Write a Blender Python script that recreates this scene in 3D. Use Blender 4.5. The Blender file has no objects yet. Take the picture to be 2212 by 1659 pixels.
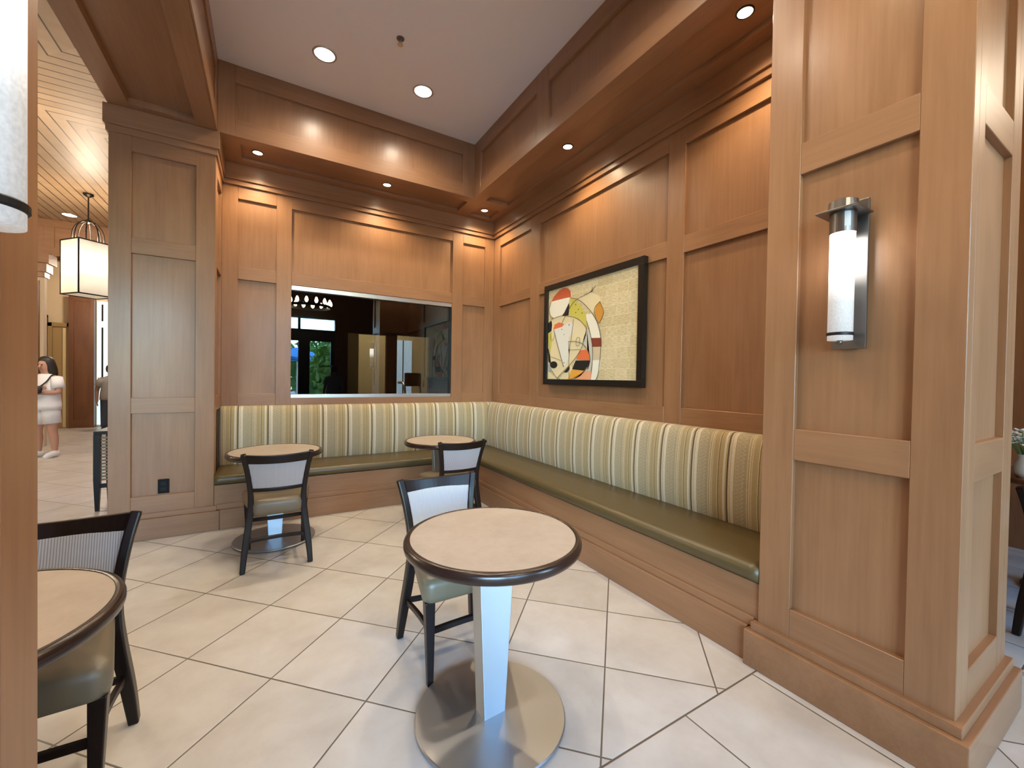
import bpy, bmesh, math, random
from mathutils import Vector, Matrix
random.seed(7)
sc = bpy.context.scene
C = sc.collection
# ------------------------------------------------------------------ camera
yaw, pitch, roll = -0.53541, -0.01397, 0.01646
fw = Vector((-math.sin(yaw) * math.cos(pitch), math.cos(yaw) * math.cos(pitch), math.sin(pitch)))
rt = Vector((math.cos(yaw), math.sin(yaw), 0)); up = rt.cross(fw)
r2 = rt * math.cos(roll) + up * math.sin(roll); u2 = -rt * math.sin(roll) + up * math.cos(roll)
cam = bpy.data.cameras.new('camera'); cam.sensor_width = 36; cam.lens = 890.8 / 2212 * 36
cam.clip_start = 0.02; cam.clip_end = 200
camo = bpy.data.objects.new('camera', cam); C.objects.link(camo)
m = Matrix((r2, u2, -fw)).transposed().to_4x4(); m.translation = Vector((-2.587, -4.878, 1.337)); camo.matrix_world = m
sc.camera = camo
# ------------------------------------------------------------------ view, world
sc.view_settings.view_transform = 'Standard'; sc.view_settings.look = 'None'
sc.view_settings.gamma = 1; sc.view_settings.use_curve_mapping = False
sc.view_settings.exposure = 0.12
sc.cycles.use_denoising = True
sc.cycles.max_bounces = 8; sc.cycles.diffuse_bounces = 5; sc.cycles.glossy_bounces = 4; sc.cycles.transparent_max_bounces = 8
sc.cycles.sample_clamp_indirect = 6; sc.cycles.caustics_reflective = False; sc.cycles.caustics_refractive = False
W = bpy.data.worlds.new('world'); sc.world = W; W.use_nodes = True
wn = W.node_tree.nodes; wl = W.node_tree.links; wn.clear()
wo = wn.new('ShaderNodeOutputWorld'); bg = wn.new('ShaderNodeBackground'); sky = wn.new('ShaderNodeTexSky')
sky.sky_type = 'NISHITA'; sky.sun_disc = False; sky.sun_elevation = math.radians(38); sky.sun_rotation = math.radians(60)
sky.air_density = 1.2; sky.dust_density = .5; sky.ozone_density = 1.2
bg.inputs['Strength'].default_value = 6
wb_ = wn.new('ShaderNodeMix'); wb_.data_type = 'RGBA'; wb_.blend_type = 'MULTIPLY'; wb_.inputs[0].default_value = 1; wb_.inputs[7].default_value = (.80, .95, 1.12, 1)   # daylight as seen under the warm indoor white balance
wl.new(sky.outputs[0], wb_.inputs[6]); wl.new(wb_.outputs[2], bg.inputs['Color']); wl.new(bg.outputs[0], wo.inputs['Surface'])
WARM = (1.0, 0.77, 0.48); NEUT = (1.0, 0.84, 0.64); DAY = (0.72, 0.86, 1.0)
P_SOFFIT, P_DOWN, P_SCONCE, P_LANTERN = 38, 85, 8, 110

def area(name, loc, size, target, power, color, sy=None):
    l = bpy.data.lights.new(name, 'AREA'); l.energy = power; l.color = color; l.shape = 'RECTANGLE'; l.size = size; l.size_y = sy or size
    o = bpy.data.objects.new(name, l); C.objects.link(o); o.location = loc
    d = Vector(target) - Vector(loc); o.rotation_euler = d.to_track_quat('-Z', 'Y').to_euler()
    return o
# portals in the glazed openings: they give no light of their own, they only guide the sky's light in
def portal(loc, w, h):
    o = area('sky_portal', loc, w, (loc[0], 0, loc[2]), 1, (1, 1, 1), h); o.data.cycles.is_portal = True
portal((-1.83, -8.22, 1.5), 1.9, 2.9); portal((-4.3, -8.22, 1.72), 2.6, 2.6); portal((1.3, -8.22, 1.7), 1.4, 2.6)

def lamp(name, loc, power, color, kind='SPOT', ang=120, blend=.8, rad=.05, rot=None):
    l = bpy.data.lights.new(name, kind); l.energy = power; l.color = color; l.shadow_soft_size = rad
    if kind == 'SPOT': l.spot_size = math.radians(ang); l.spot_blend = blend
    o = bpy.data.objects.new(name, l); C.objects.link(o); o.location = loc
    if rot: o.rotation_euler = rot
    return o
# ------------------------------------------------------------------ materials
MATS = {}
def newmat(name):
    mt = bpy.data.materials.new(name); mt.use_nodes = True
    return mt, mt.node_tree.nodes, mt.node_tree.links, mt.node_tree.nodes['Principled BSDF']
def plain(name, col, rough=.5, metal=0, emit=None, es=0, spec=.5, coat=0, bump=0, bscale=200):
    if name in MATS: return MATS[name]
    mt, n, l, b = newmat(name)
    b.inputs['Base Color'].default_value = (*col, 1); b.inputs['Roughness'].default_value = rough
    b.inputs['Metallic'].default_value = metal; b.inputs['Specular IOR Level'].default_value = spec
    b.inputs['Coat Weight'].default_value = coat; b.inputs['Coat Roughness'].default_value = .15
    if emit: b.inputs['Emission Color'].default_value = (*emit, 1); b.inputs['Emission Strength'].default_value = es
    if bump:
        t = n.new('ShaderNodeTexNoise'); t.inputs['Scale'].default_value = bscale
        bp = n.new('ShaderNodeBump'); bp.inputs['Strength'].default_value = bump; bp.inputs['Distance'].default_value = .002
        l.new(t.outputs[0], bp.inputs['Height']); l.new(bp.outputs[0], b.inputs['Normal'])
    MATS[name] = mt; return mt
def ramp(n, stops, interp='LINEAR'):
    r = n.new('ShaderNodeValToRGB'); r.color_ramp.interpolation = interp
    e = r.color_ramp.elements
    while len(e) < len(stops): e.new(.5)
    for i, (p, c) in enumerate(stops): e[i].position = p; e[i].color = (*c, 1)
    return r
def wood(name, axis, dark, light, rough=.42, coat=.25, spec=.4, g=1.0):
    if name in MATS: return MATS[name]
    mt, n, l, b = newmat(name)
    tc = n.new('ShaderNodeTexCoord'); mp = n.new('ShaderNodeMapping')
    s = [26 * g, 26 * g, 26 * g]; s[axis] = 1.1 * g; mp.inputs['Scale'].default_value = s
    l.new(tc.outputs['Object'], mp.inputs['Vector'])
    t = n.new('ShaderNodeTexNoise'); t.inputs['Scale'].default_value = 2.2; t.inputs['Detail'].default_value = 6; t.inputs['Roughness'].default_value = .62
    l.new(mp.outputs[0], t.inputs['Vector'])
    mp2 = n.new('ShaderNodeMapping'); s2 = [3.2, 3.2, 3.2]; s2[axis] = .8; mp2.inputs['Scale'].default_value = s2
    l.new(tc.outputs['Object'], mp2.inputs['Vector'])
    t2 = n.new('ShaderNodeTexNoise'); t2.inputs['Scale'].default_value = 1.6; t2.inputs['Detail'].default_value = 4; t2.inputs['Distortion'].default_value = .6
    l.new(mp2.outputs[0], t2.inputs['Vector'])
    mx = n.new('ShaderNodeMix'); mx.data_type = 'FLOAT'; mx.inputs[0].default_value = .55
    l.new(t.outputs[0], mx.inputs[2]); l.new(t2.outputs[0], mx.inputs[3])
    r = ramp(n, [(.3, dark), (.72, light)]); l.new(mx.outputs[0], r.inputs[0]); l.new(r.outputs[0], b.inputs['Base Color'])
    b.inputs['Roughness'].default_value = rough; b.inputs['Specular IOR Level'].default_value = spec
    b.inputs['Coat Weight'].default_value = coat; b.inputs['Coat Roughness'].default_value = .22
    MATS[name] = mt; return mt
WD, WLT = (.235, .114, .052), (.345, .178, .087)
WZ = wood('maple_upright', 2, WD, WLT); WX = wood('maple_along_x', 0, WD, WLT); WY = wood('maple_along_y', 1, WD, WLT)
ESP = wood('espresso_wood', 2, (.008, .005, .004), (.018, .010, .008), .30, .08, .22)
ESPX = wood('espresso_edge', 0, (.012, .006, .005), (.032, .014, .010), .26, .35, .4)
DARKW = wood('dark_lobby_wood', 2, (.10, .035, .012), (.19, .075, .028), .4)
CEILP = plain('ceiling_paint', (.80, .755, .72), .9, spec=.2, bump=.25, bscale=420)
CREAM = plain('cream_wall_paint', (.62, .50, .34), .8)
TANP = plain('tan_wall_paint', (.55, .42, .20), .8)
BLACK = plain('black_frame', (.008, .007, .006), .35)
STEEL = plain('brushed_steel', (.56, .56, .57), .32, 1)
BRUSH = plain('brushed_pedestal_steel', (.47, .535, .60), .42, 1)  # bluish tint puts the daylight's reflection into the steel colour
_n = BRUSH.node_tree.nodes; _t = _n.new('ShaderNodeTangent'); _t.direction_type = 'RADIAL'; _t.axis = 'Z'
_b = _n['Principled BSDF']; _b.inputs['Anisotropic'].default_value = .85; _b.inputs['Anisotropic Rotation'].default_value = .25
BRUSH.node_tree.links.new(_t.outputs[0], _b.inputs['Tangent'])
PLATE = plain('satin_steel_plate', (.46, .47, .49), .42, 1)
PEWT = plain('pewter_metal', (.20, .19, .18), .38, 1)
BRONZE = plain('dark_bronze', (.035, .028, .024), .4, .8)
LEATH = plain('olive_leather', (.092, .066, .027), .33, bump=.12, bscale=90)
VINYL = plain('olive_grey_vinyl', (.165, .132, .086), .36, bump=.08, bscale=120)
GLOW = plain('lamp_glow', (1, 1, 1), .5, emit=(1, .86, .62), es=14)
GLOWW = plain('downlight_glow', (1, 1, 1), .5, emit=(1, .93, .80), es=12)
DARKM = plain('dark_metal', (.02, .02, .022), .45, .6)
WHITE = plain('white_cloth', (.78, .77, .79), .85)
def laminate():
    mt, n, l, b = newmat('beige_laminate')
    t = n.new('ShaderNodeTexNoise'); t.inputs['Scale'].default_value = 9; t.inputs['Detail'].default_value = 8; t.inputs['Roughness'].default_value = .7
    r = ramp(n, [(.35, (.40, .335, .27)), (.65, (.475, .405, .335))]); l.new(t.outputs[0], r.inputs[0]); l.new(r.outputs[0], b.inputs['Base Color'])
    tc = n.new('ShaderNodeTexCoord'); l.new(tc.outputs['Object'], t.inputs['Vector'])
    b.inputs['Roughness'].default_value = .38; b.inputs['Specular IOR Level'].default_value = .35
    return mt
LAMI = laminate()
def M(n, op, a, b=None, c=None, l=None):
    x = n.new('ShaderNodeMath'); x.operation = op
    for i, v in enumerate((a, b, c)):
        if v is None: continue
        if isinstance(v, (int, float)): x.inputs[i].default_value = v
        else: l.new(v, x.inputs[i])
    return x.outputs[0]
def floor_mat():
    mt, n, l, b = newmat('stone_tile')
    g = n.new('ShaderNodeNewGeometry'); sp = n.new('ShaderNodeSeparateXYZ'); l.new(g.outputs['Position'], sp.inputs[0])
    X, Y = sp.outputs[0], sp.outputs[1]
    T = .473; h = .3345
    # diagonal lattice with a vertex at (-2.899,-1.802)
    xs = M(n, 'ADD', X, 2.899, l=l); ys = M(n, 'ADD', Y, 1.802, l=l)
    a = M(n, 'DIVIDE', M(n, 'ADD', xs, ys, l=l), 2 * h, l=l); c = M(n, 'DIVIDE', M(n, 'SUBTRACT', xs, ys, l=l), 2 * h, l=l)
    # straight lattice for the border band
    a2 = M(n, 'DIVIDE', M(n, 'ADD', X, 1.139, l=l), T, l=l); c2 = M(n, 'DIVIDE', M(n, 'ADD', Y, 3.838, l=l), .62, l=l)
    band = M(n, 'MULTIPLY', M(n, 'LESS_THAN', Y, -3.838, l=l), M(n, 'GREATER_THAN', Y, -4.458, l=l), l=l)
    def mixf(f, p, q):
        x = n.new('ShaderNodeMix'); x.data_type = 'FLOAT'; l.new(f, x.inputs[0]); l.new(p, x.inputs[2]); l.new(q, x.inputs[3]); return x.outputs[0]
    A = mixf(band, a, a2); Cc = mixf(band, c, c2)
    def edge(v):
        f = M(n, 'FRACT', v, l=l); return M(n, 'MINIMUM', f, M(n, 'SUBTRACT', 1.0, f, l=l), l=l)
    e = M(n, 'MINIMUM', edge(A), edge(Cc), l=l)
    bl = M(n, 'MINIMUM', M(n, 'ABSOLUTE', M(n, 'ADD', Y, 3.838, l=l), l=l), M(n, 'ABSOLUTE', M(n, 'ADD', Y, 4.458, l=l), l=l), l=l)
    e = M(n, 'MINIMUM', e, M(n, 'DIVIDE', bl, T, l=l), l=l)
    cell = n.new('ShaderNodeCombineXYZ'); l.new(M(n, 'FLOOR', A, l=l), cell.inputs[0]); l.new(M(n, 'FLOOR', Cc, l=l), cell.inputs[1]); l.new(band, cell.inputs[2])
    wnz = n.new('ShaderNodeTexWhiteNoise'); l.new(cell.outputs[0], wnz.inputs['Vector'])
    off = n.new('ShaderNodeVectorMath'); off.operation = 'MULTIPLY_ADD'; l.new(wnz.outputs['Color'], off.inputs[0]); off.inputs[1].default_value = (9, 9, 9); l.new(g.outputs['Position'], off.inputs[2])
    t = n.new('ShaderNodeTexNoise'); t.inputs['Scale'].default_value = 4.2; t.inputs['Detail'].default_value = 7; t.inputs['Roughness'].default_value = .62; t.inputs['Distortion'].default_value = .25
    l.new(off.outputs[0], t.inputs['Vector'])
    r = ramp(n, [(.30, (.485, .455, .405)), (.5, (.55, .525, .48)), (.7, (.60, .585, .545))]); l.new(t.outputs[0], r.inputs[0])
    tint = n.new('ShaderNodeMix'); tint.data_type = 'RGBA'; tint.blend_type = 'MULTIPLY'; tint.inputs[0].default_value = 1
    r3 = ramp(n, [(0, (.95, .94, .92)), (1, (1.04, 1.03, 1.03))]); l.new(wnz.outputs['Value'], r3.inputs[0])
    l.new(r.outputs[0], tint.inputs[6]); l.new(r3.outputs[0], tint.inputs[7])
    gm = M(n, 'LESS_THAN', e, .0068, l=l)
    mx = n.new('ShaderNodeMix'); mx.data_type = 'RGBA'; l.new(gm, mx.inputs[0]); l.new(tint.outputs[2], mx.inputs[6]); mx.inputs[7].default_value = (.13, .11, .085, 1)
    l.new(mx.outputs[2], b.inputs['Base Color'])
    b.inputs['Roughness'].default_value = .34; b.inputs['Specular IOR Level'].default_value = .45
    bp = n.new('ShaderNodeBump'); bp.inputs['Strength'].default_value = .5; bp.inputs['Distance'].default_value = .003
    hh = M(n, 'MINIMUM', M(n, 'MULTIPLY', e, 90, l=l), 1.0, l=l); hh = M(n, 'ADD', hh, M(n, 'MULTIPLY', t.outputs[0], .12, l=l), l=l)
    l.new(hh, bp.inputs['Height']); l.new(bp.outputs[0], b.inputs['Normal'])
    return mt
TILE = floor_mat()
def stripe_fabric(name, axis, off, sgn):
    mt, n, l, b = newmat(name)
    g = n.new('ShaderNodeNewGeometry'); sp = n.new('ShaderNodeSeparateXYZ'); l.new(g.outputs['Position'], sp.inputs[0])
    v = M(n, 'FRACT', M(n, 'DIVIDE', M(n, 'MULTIPLY', M(n, 'ADD', sp.outputs[axis], off, l=l), sgn, l=l), .25, l=l), l=l)
    dk, pk, cr, kh, lt, kh2, ol, kh3 = (.075, .06, .038), (.44, .355, .235), (.61, .55, .42), (.36, .30, .19), (.51, .435, .29), (.385, .295, .155), (.15, .10, .035), (.40, .32, .175)
    r = ramp(n, [(0, dk), (.035, pk), (.055, cr), (.075, pk), (.10, cr), (.18, kh), (.215, lt), (.23, kh), (.50, lt), (.52, kh2), (.555, cr), (.575, kh2), (.60, lt), (.625, kh2), (.75, lt), (.77, ol), (.79, kh3), (.90, cr), (.955, kh3)], 'CONSTANT')
    l.new(v, r.inputs[0])
    # woven motif: small repeated ovals in the broad band plus thread weave
    z = sp.outputs[2]
    zz = M(n, 'FRACT', M(n, 'DIVIDE', z, .024, l=l), l=l)
    dz = M(n, 'ABSOLUTE', M(n, 'SUBTRACT', zz, .5, l=l), l=l); dv = M(n, 'ABSOLUTE', M(n, 'DIVIDE', M(n, 'SUBTRACT', v, .34, l=l), .10, l=l), l=l)
    el = M(n, 'ADD', M(n, 'MULTIPLY', M(n, 'POWER', dz, 2, l=l), 5.5, l=l), M(n, 'POWER', dv, 2, l=l), l=l)
    ring = M(n, 'MULTIPLY', M(n, 'GREATER_THAN', el, .35, l=l), M(n, 'LESS_THAN', el, .95, l=l), l=l)
    mx = n.new('ShaderNodeMix'); mx.data_type = 'RGBA'; l.new(M(n, 'MULTIPLY', ring, .45, l=l), mx.inputs[0]); l.new(r.outputs[0], mx.inputs[6]); mx.inputs[7].default_value = (.52, .46, .33, 1)
    t = n.new('ShaderNodeTexNoise'); t.inputs['Scale'].default_value = 260; l.new(g.outputs['Position'], t.inputs['Vector'])
    m2 = n.new('ShaderNodeMix'); m2.data_type = 'RGBA'; m2.blend_type = 'MULTIPLY'; m2.inputs[0].default_value = 1
    r4 = ramp(n, [(.3, (.82, .82, .82)), (.7, (1.12, 1.12, 1.12))]); l.new(t.outputs[0], r4.inputs[0])
    l.new(mx.outputs[2], m2.inputs[6]); l.new(r4.outputs[0], m2.inputs[7]); l.new(m2.outputs[2], b.inputs['Base Color'])
    b.inputs['Roughness'].default_value = .8; b.inputs['Specular IOR Level'].default_value = .25
    b.inputs['Sheen Weight'].default_value = .15
    bp = n.new('ShaderNodeBump'); bp.inputs['Strength'].default_value = .3; bp.inputs['Distance'].default_value = .001
    l.new(t.outputs[0], bp.inputs['Height']); l.new(bp.outputs[0], b.inputs['Normal'])
    return mt
FABX = stripe_fabric('stripe_fabric_back', 0, 2.333, 1)
FABY = stripe_fabric('stripe_fabric_side', 1, 2.868, -1)
def weave():
    mt, n, l, b = newmat('chair_rib_fabric')
    tc = n.new('ShaderNodeTexCoord'); sp = n.new('ShaderNodeSeparateXYZ'); l.new(tc.outputs['Object'], sp.inputs[0])
    f = M(n, 'FRACT', M(n, 'DIVIDE', sp.outputs[0], .0075, l=l), l=l)
    r = ramp(n, [(0, (.26, .235, .235)), (.3, (.43, .41, .42)), (.5, (.54, .515, .525)), (.75, (.43, .41, .42)), (1, (.26, .235, .235))]); l.new(f, r.inputs[0]); l.new(r.outputs[0], b.inputs['Base Color'])
    b.inputs['Roughness'].default_value = .8
    bp = n.new('ShaderNodeBump'); bp.inputs['Strength'].default_value = .4; bp.inputs['Distance'].default_value = .001
    l.new(M(n, 'SINE', M(n, 'MULTIPLY', f, 3.14159, l=l), l=l), bp.inputs['Height']); l.new(bp.outputs[0], b.inputs['Normal'])
    return mt
RIB = weave()
def board_ceiling(name, cx, cy, d, lt, pitch=.118):
    mt, n, l, b = newmat(name)
    g = n.new('ShaderNodeNewGeometry'); sp = n.new('ShaderNodeSeparateXYZ'); l.new(g.outputs['Position'], sp.inputs[0])
    dx = M(n, 'SUBTRACT', sp.outputs[0], cx, l=l); dy = M(n, 'SUBTRACT', sp.outputs[1], cy, l=l)
    sel = M(n, 'GREATER_THAN', M(n, 'ABSOLUTE', dx, l=l), M(n, 'ABSOLUTE', dy, l=l), l=l)
    x = n.new('ShaderNodeMix'); x.data_type = 'FLOAT'; l.new(sel, x.inputs[0]); l.new(dx, x.inputs[2]); l.new(dy, x.inputs[3])
    q = M(n, 'DIVIDE', x.outputs[0], pitch, l=l); f = M(n, 'FRACT', q, l=l)
    e = M(n, 'MINIMUM', f, M(n, 'SUBTRACT', 1.0, f, l=l), l=l)
    w = n.new('ShaderNodeTexWhiteNoise'); w.noise_dimensions = '1D'; l.new(M(n, 'FLOOR', q, l=l), w.inputs['W'])
    t = n.new('ShaderNodeTexNoise'); t.inputs['Scale'].default_value = 7; t.inputs['Detail'].default_value = 4; l.new(g.outputs['Position'], t.inputs['Vector'])
    s = M(n, 'ADD', M(n, 'MULTIPLY', w.outputs['Value'], .45, l=l), M(n, 'MULTIPLY', t.outputs[0], .55, l=l), l=l)
    r = ramp(n, [(.25, d), (.75, lt)]); l.new(s, r.inputs[0])
    mx = n.new('ShaderNodeMix'); mx.data_type = 'RGBA'; l.new(M(n, 'LESS_THAN', e, .055, l=l), mx.inputs[0]); l.new(r.outputs[0], mx.inputs[6]); mx.inputs[7].default_value = (.035, .016, .007, 1)
    l.new(mx.outputs[2], b.inputs['Base Color']); b.inputs['Roughness'].default_value = .45
    return mt
BOARDS = board_ceiling('lobby_ceiling_boards', -4.9, .85, (.29, .19, .11), (.40, .28, .175))
BOARDR = board_ceiling('red_ceiling_boards', 40, -4, (.20, .07, .028), (.30, .115, .048), .135)
def glass_dark():
    mt, n, l, b = newmat('dark_window_glass'); n.remove(b)
    out = n['Material Output']; tr = n.new('ShaderNodeBsdfTransparent'); tr.inputs[0].default_value = (.30, .31, .32, 1)
    gl = n.new('ShaderNodeBsdfGlossy'); gl.inputs['Roughness'].default_value = 0.0; gl.inputs[0].default_value = (.95, .97, 1, 1)
    fr = n.new('ShaderNodeFresnel'); fr.inputs['IOR'].default_value = 1.62
    mx = n.new('ShaderNodeMixShader'); l.new(fr.outputs[0], mx.inputs[0]); l.new(tr.outputs[0], mx.inputs[1]); l.new(gl.outputs[0], mx.inputs[2]); l.new(mx.outputs[0], out.inputs['Surface'])
    return mt
GLASS = glass_dark()
def clear_glass():
    mt, n, l, b = newmat('clear_glass'); n.remove(b)
    out = n['Material Output']; tr = n.new('ShaderNodeBsdfTransparent'); tr.inputs[0].default_value = (.93, .96, .96, 1)
    gl = n.new('ShaderNodeBsdfGlossy'); gl.inputs['Roughness'].default_value = 0.0
    fr = n.new('ShaderNodeFresnel'); fr.inputs['IOR'].default_value = 1.45
    mx = n.new('ShaderNodeMixShader'); l.new(fr.outputs[0], mx.inputs[0]); l.new(tr.outputs[0], mx.inputs[1]); l.new(gl.outputs[0], mx.inputs[2]); l.new(mx.outputs[0], out.inputs['Surface'])
    return mt
CLEAR = clear_glass()
def frosted(name, top, bot, z0, z1):
    # seeded glass tube lit by the bulb inside its upper end
    mt, n, l, b = newmat(name)
    tc = n.new('ShaderNodeTexCoord'); sp = n.new('ShaderNodeSeparateXYZ'); l.new(tc.outputs['Object'], sp.inputs[0])
    mr = n.new('ShaderNodeMapRange'); mr.inputs[1].default_value = z0; mr.inputs[2].default_value = z1; l.new(sp.outputs[2], mr.inputs[0])
    t = n.new('ShaderNodeTexNoise'); t.inputs['Scale'].default_value = 170; t.inputs['Detail'].default_value = 3; l.new(tc.outputs['Object'], t.inputs['Vector'])
    r = ramp(n, [(0, (bot,) * 3), (.38, (bot * 1.15,) * 3), (.55, (bot * 2.6,) * 3), (.75, (top,) * 3)]); l.new(mr.outputs[0], r.inputs[0])
    s = M(n, 'MULTIPLY', r.outputs[0], M(n, 'ADD', M(n, 'MULTIPLY', t.outputs[0], .9, l=l), .55, l=l), l=l)
    b.inputs['Base Color'].default_value = (.45, .46, .46, 1); b.inputs['Roughness'].default_value = .25
    b.inputs['Emission Color'].default_value = (1, .965, .93, 1); l.new(s, b.inputs['Emission Strength'])
    return mt
SEED = frosted('seeded_glass', 11, .34, -.02, .42)
ALAB = None
def alabaster():
    mt, n, l, b = newmat('alabaster_glow')
    tc = n.new('ShaderNodeTexCoord'); sp = n.new('ShaderNodeSeparateXYZ'); l.new(tc.outputs['Object'], sp.inputs[0])
    mr = n.new('ShaderNodeMapRange'); mr.inputs[1].default_value = -.76; mr.inputs[2].default_value = 0; l.new(sp.outputs[2], mr.inputs[0])
    t = n.new('ShaderNodeTexNoise'); t.inputs['Scale'].default_value = 5; t.inputs['Detail'].default_value = 4; l.new(tc.outputs['Object'], t.inputs['Vector'])
    r = ramp(n, [(0, (.30,) * 3), (.3, (.8,) * 3), (.55, (1.7,) * 3), (.78, (1.0,) * 3), (1, (.36,) * 3)]); l.new(mr.outputs[0], r.inputs[0])
    s = M(n, 'MULTIPLY', r.outputs[0], M(n, 'ADD', M(n, 'MULTIPLY', t.outputs[0], .7, l=l), .6, l=l), l=l)
    b.inputs['Base Color'].default_value = (.8, .74, .6, 1); b.inputs['Emission Color'].default_value = (1, .90, .66, 1); l.new(s, b.inputs['Emission Strength'])
    return mt
ALAB = alabaster()
# ------------------------------------------------------------------ mesh helpers
def bx(bm, x0, x1, y0, y1, z0, z1):
    if x0 > x1: x0, x1 = x1, x0
    if y0 > y1: y0, y1 = y1, y0
    if z0 > z1: z0, z1 = z1, z0
    v = [bm.verts.new(p) for p in ((x0, y0, z0), (x1, y0, z0), (x1, y1, z0), (x0, y1, z0), (x0, y0, z1), (x1, y0, z1), (x1, y1, z1), (x0, y1, z1))]
    for f in ((0, 3, 2, 1), (4, 5, 6, 7), (0, 1, 5, 4), (1, 2, 6, 5), (2, 3, 7, 6), (3, 0, 4, 7)): bm.faces.new([v[i] for i in f])
def obj(name, bm, mat, parent=None, bevel=0, seg=2, smooth=False, loc=None, sub=0):
    bmesh.ops.recalc_face_normals(bm, faces=bm.faces)
    me = bpy.data.meshes.new(name); bm.to_mesh(me); bm.free()
    o = bpy.data.objects.new(name, me); C.objects.link(o)
    for mm in (mat if isinstance(mat, (list, tuple)) else [mat]): me.materials.append(mm)
    if smooth:
        for p in me.polygons: p.use_smooth = True
    if bevel:
        md = o.modifiers.new('edge', 'BEVEL'); md.width = bevel; md.segments = seg; md.limit_method = 'ANGLE'; md.angle_limit = math.radians(40)
        md.harden_normals = False
    if sub:
        md = o.modifiers.new('soft', 'SUBSURF'); md.levels = sub; md.render_levels = sub
    if parent: o.parent = parent
    if loc: o.location = loc
    return o
def B(name, mat, ext, parent=None, bevel=.003, **k):
    bm = bmesh.new(); bx(bm, *ext); return obj(name, bm, mat, parent, bevel, **k)
def ring(c, n, rx, ry, ax=2, ph=0):
    out = []
    for i in range(n):
        a = 2 * math.pi * i / n + ph; p = [0, 0, 0]; q = [(ax + 1) % 3, (ax + 2) % 3]
        p[q[0]] = rx * math.cos(a); p[q[1]] = ry * math.sin(a); out.append((c[0] + p[0], c[1] + p[1], c[2] + p[2]))
    return out
def loft(bm, rings, cap=True):
    R = [[bm.verts.new(p) for p in r] for r in rings]
    n = len(R[0])
    for a, b in zip(R, R[1:]):
        for i in range(n): bm.faces.new((a[i], a[(i + 1) % n], b[(i + 1) % n], b[i]))
    if cap: bm.faces.new(R[0][::-1]); bm.faces.new(R[-1])
def lathe(bm, prof, n=48, c=(0, 0, 0), cap=True):
    loft(bm, [ring((c[0], c[1], c[2] + z), n, r, r) for r, z in prof], cap)
def tube(bm, pts, rad, n=10, sq=None):
    """sweep a round (or sq=(a,b) rectangular) section along pts"""
    P = [Vector(p) for p in pts]; rings = []
    rad = rad if isinstance(rad, (list, tuple)) else [rad] * len(P)
    ref = Vector((1, 0, 0))
    for i, p in enumerate(P):
        t = (P[min(i + 1, len(P) - 1)] - P[max(i - 1, 0)]).normalized()
        if abs(t.dot(ref)) > .95: ref = Vector((0, 1, 0)) if abs(t.y) < .9 else Vector((0, 0, 1))
        s = (ref - t * ref.dot(t)).normalized(); q = t.cross(s)
        if sq:
            a, b = sq if not isinstance(sq[0], (list, tuple)) else sq[i]
            pts4 = []
            for (sx, sy) in ((1, 1), (-1, 1), (-1, -1), (1, -1)): pts4.append(p + s * a * sx + q * b * sy)
            rings.append(pts4)
        else:
            rings.append([p + s * rad[i] * math.cos(2 * math.pi * k / n) + q * rad[i] * math.sin(2 * math.pi * k / n) for k in range(n)])
    loft(bm, rings)
def curve(p, n=8):
    """Catmull-Rom through p"""
    P = [Vector(a) for a in p]; P = [P[0] * 2 - P[1]] + P + [P[-1] * 2 - P[-2]]; out = []
    for i in range(1, len(P) - 2):
        for k in range(n):
            t = k / n; a, b, c, d = P[i - 1:i + 3]
            out.append(.5 * ((2 * b) + (c - a) * t + (2 * a - 5 * b + 4 * c - d) * t * t + (3 * b - a - 3 * c + d) * t ** 3))
    out.append(P[-2]); return out
def thing(name, label, cat, loc=(0, 0, 0), rz=0, group=None):
    o = bpy.data.objects.new(name, None); C.objects.link(o); o.empty_display_size = .1
    o.location = loc; o.rotation_euler = (0, 0, rz); tag(o, label, cat, group); return o
def tag(o, label=None, cat=None, group=None, kind=None):
    if label: o['label'] = label
    if cat: o['category'] = cat
    if group: o['group'] = group
    if kind: o['kind'] = kind
    return o
def dup(root, loc, rz, label, name=None):
    r = root.copy(); C.objects.link(r); r.location = loc; r.rotation_euler = (0, 0, rz); r['label'] = label
    if name: r.name = name
    for ch in root.children:
        c = ch.copy(); C.objects.link(c); c.parent = r
        for g in ch.children:
            d = g.copy(); C.objects.link(d); d.parent = c
    return r
def struct(name, bm, mat, parent=None, **k):
    o = obj(name, bm, mat, parent, **k)
    if not parent: o['kind'] = 'structure'
    return o
def sB(name, mat, ext, **k):
    o = B(name, mat, ext, **k); o['kind'] = 'structure'; return o
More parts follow.
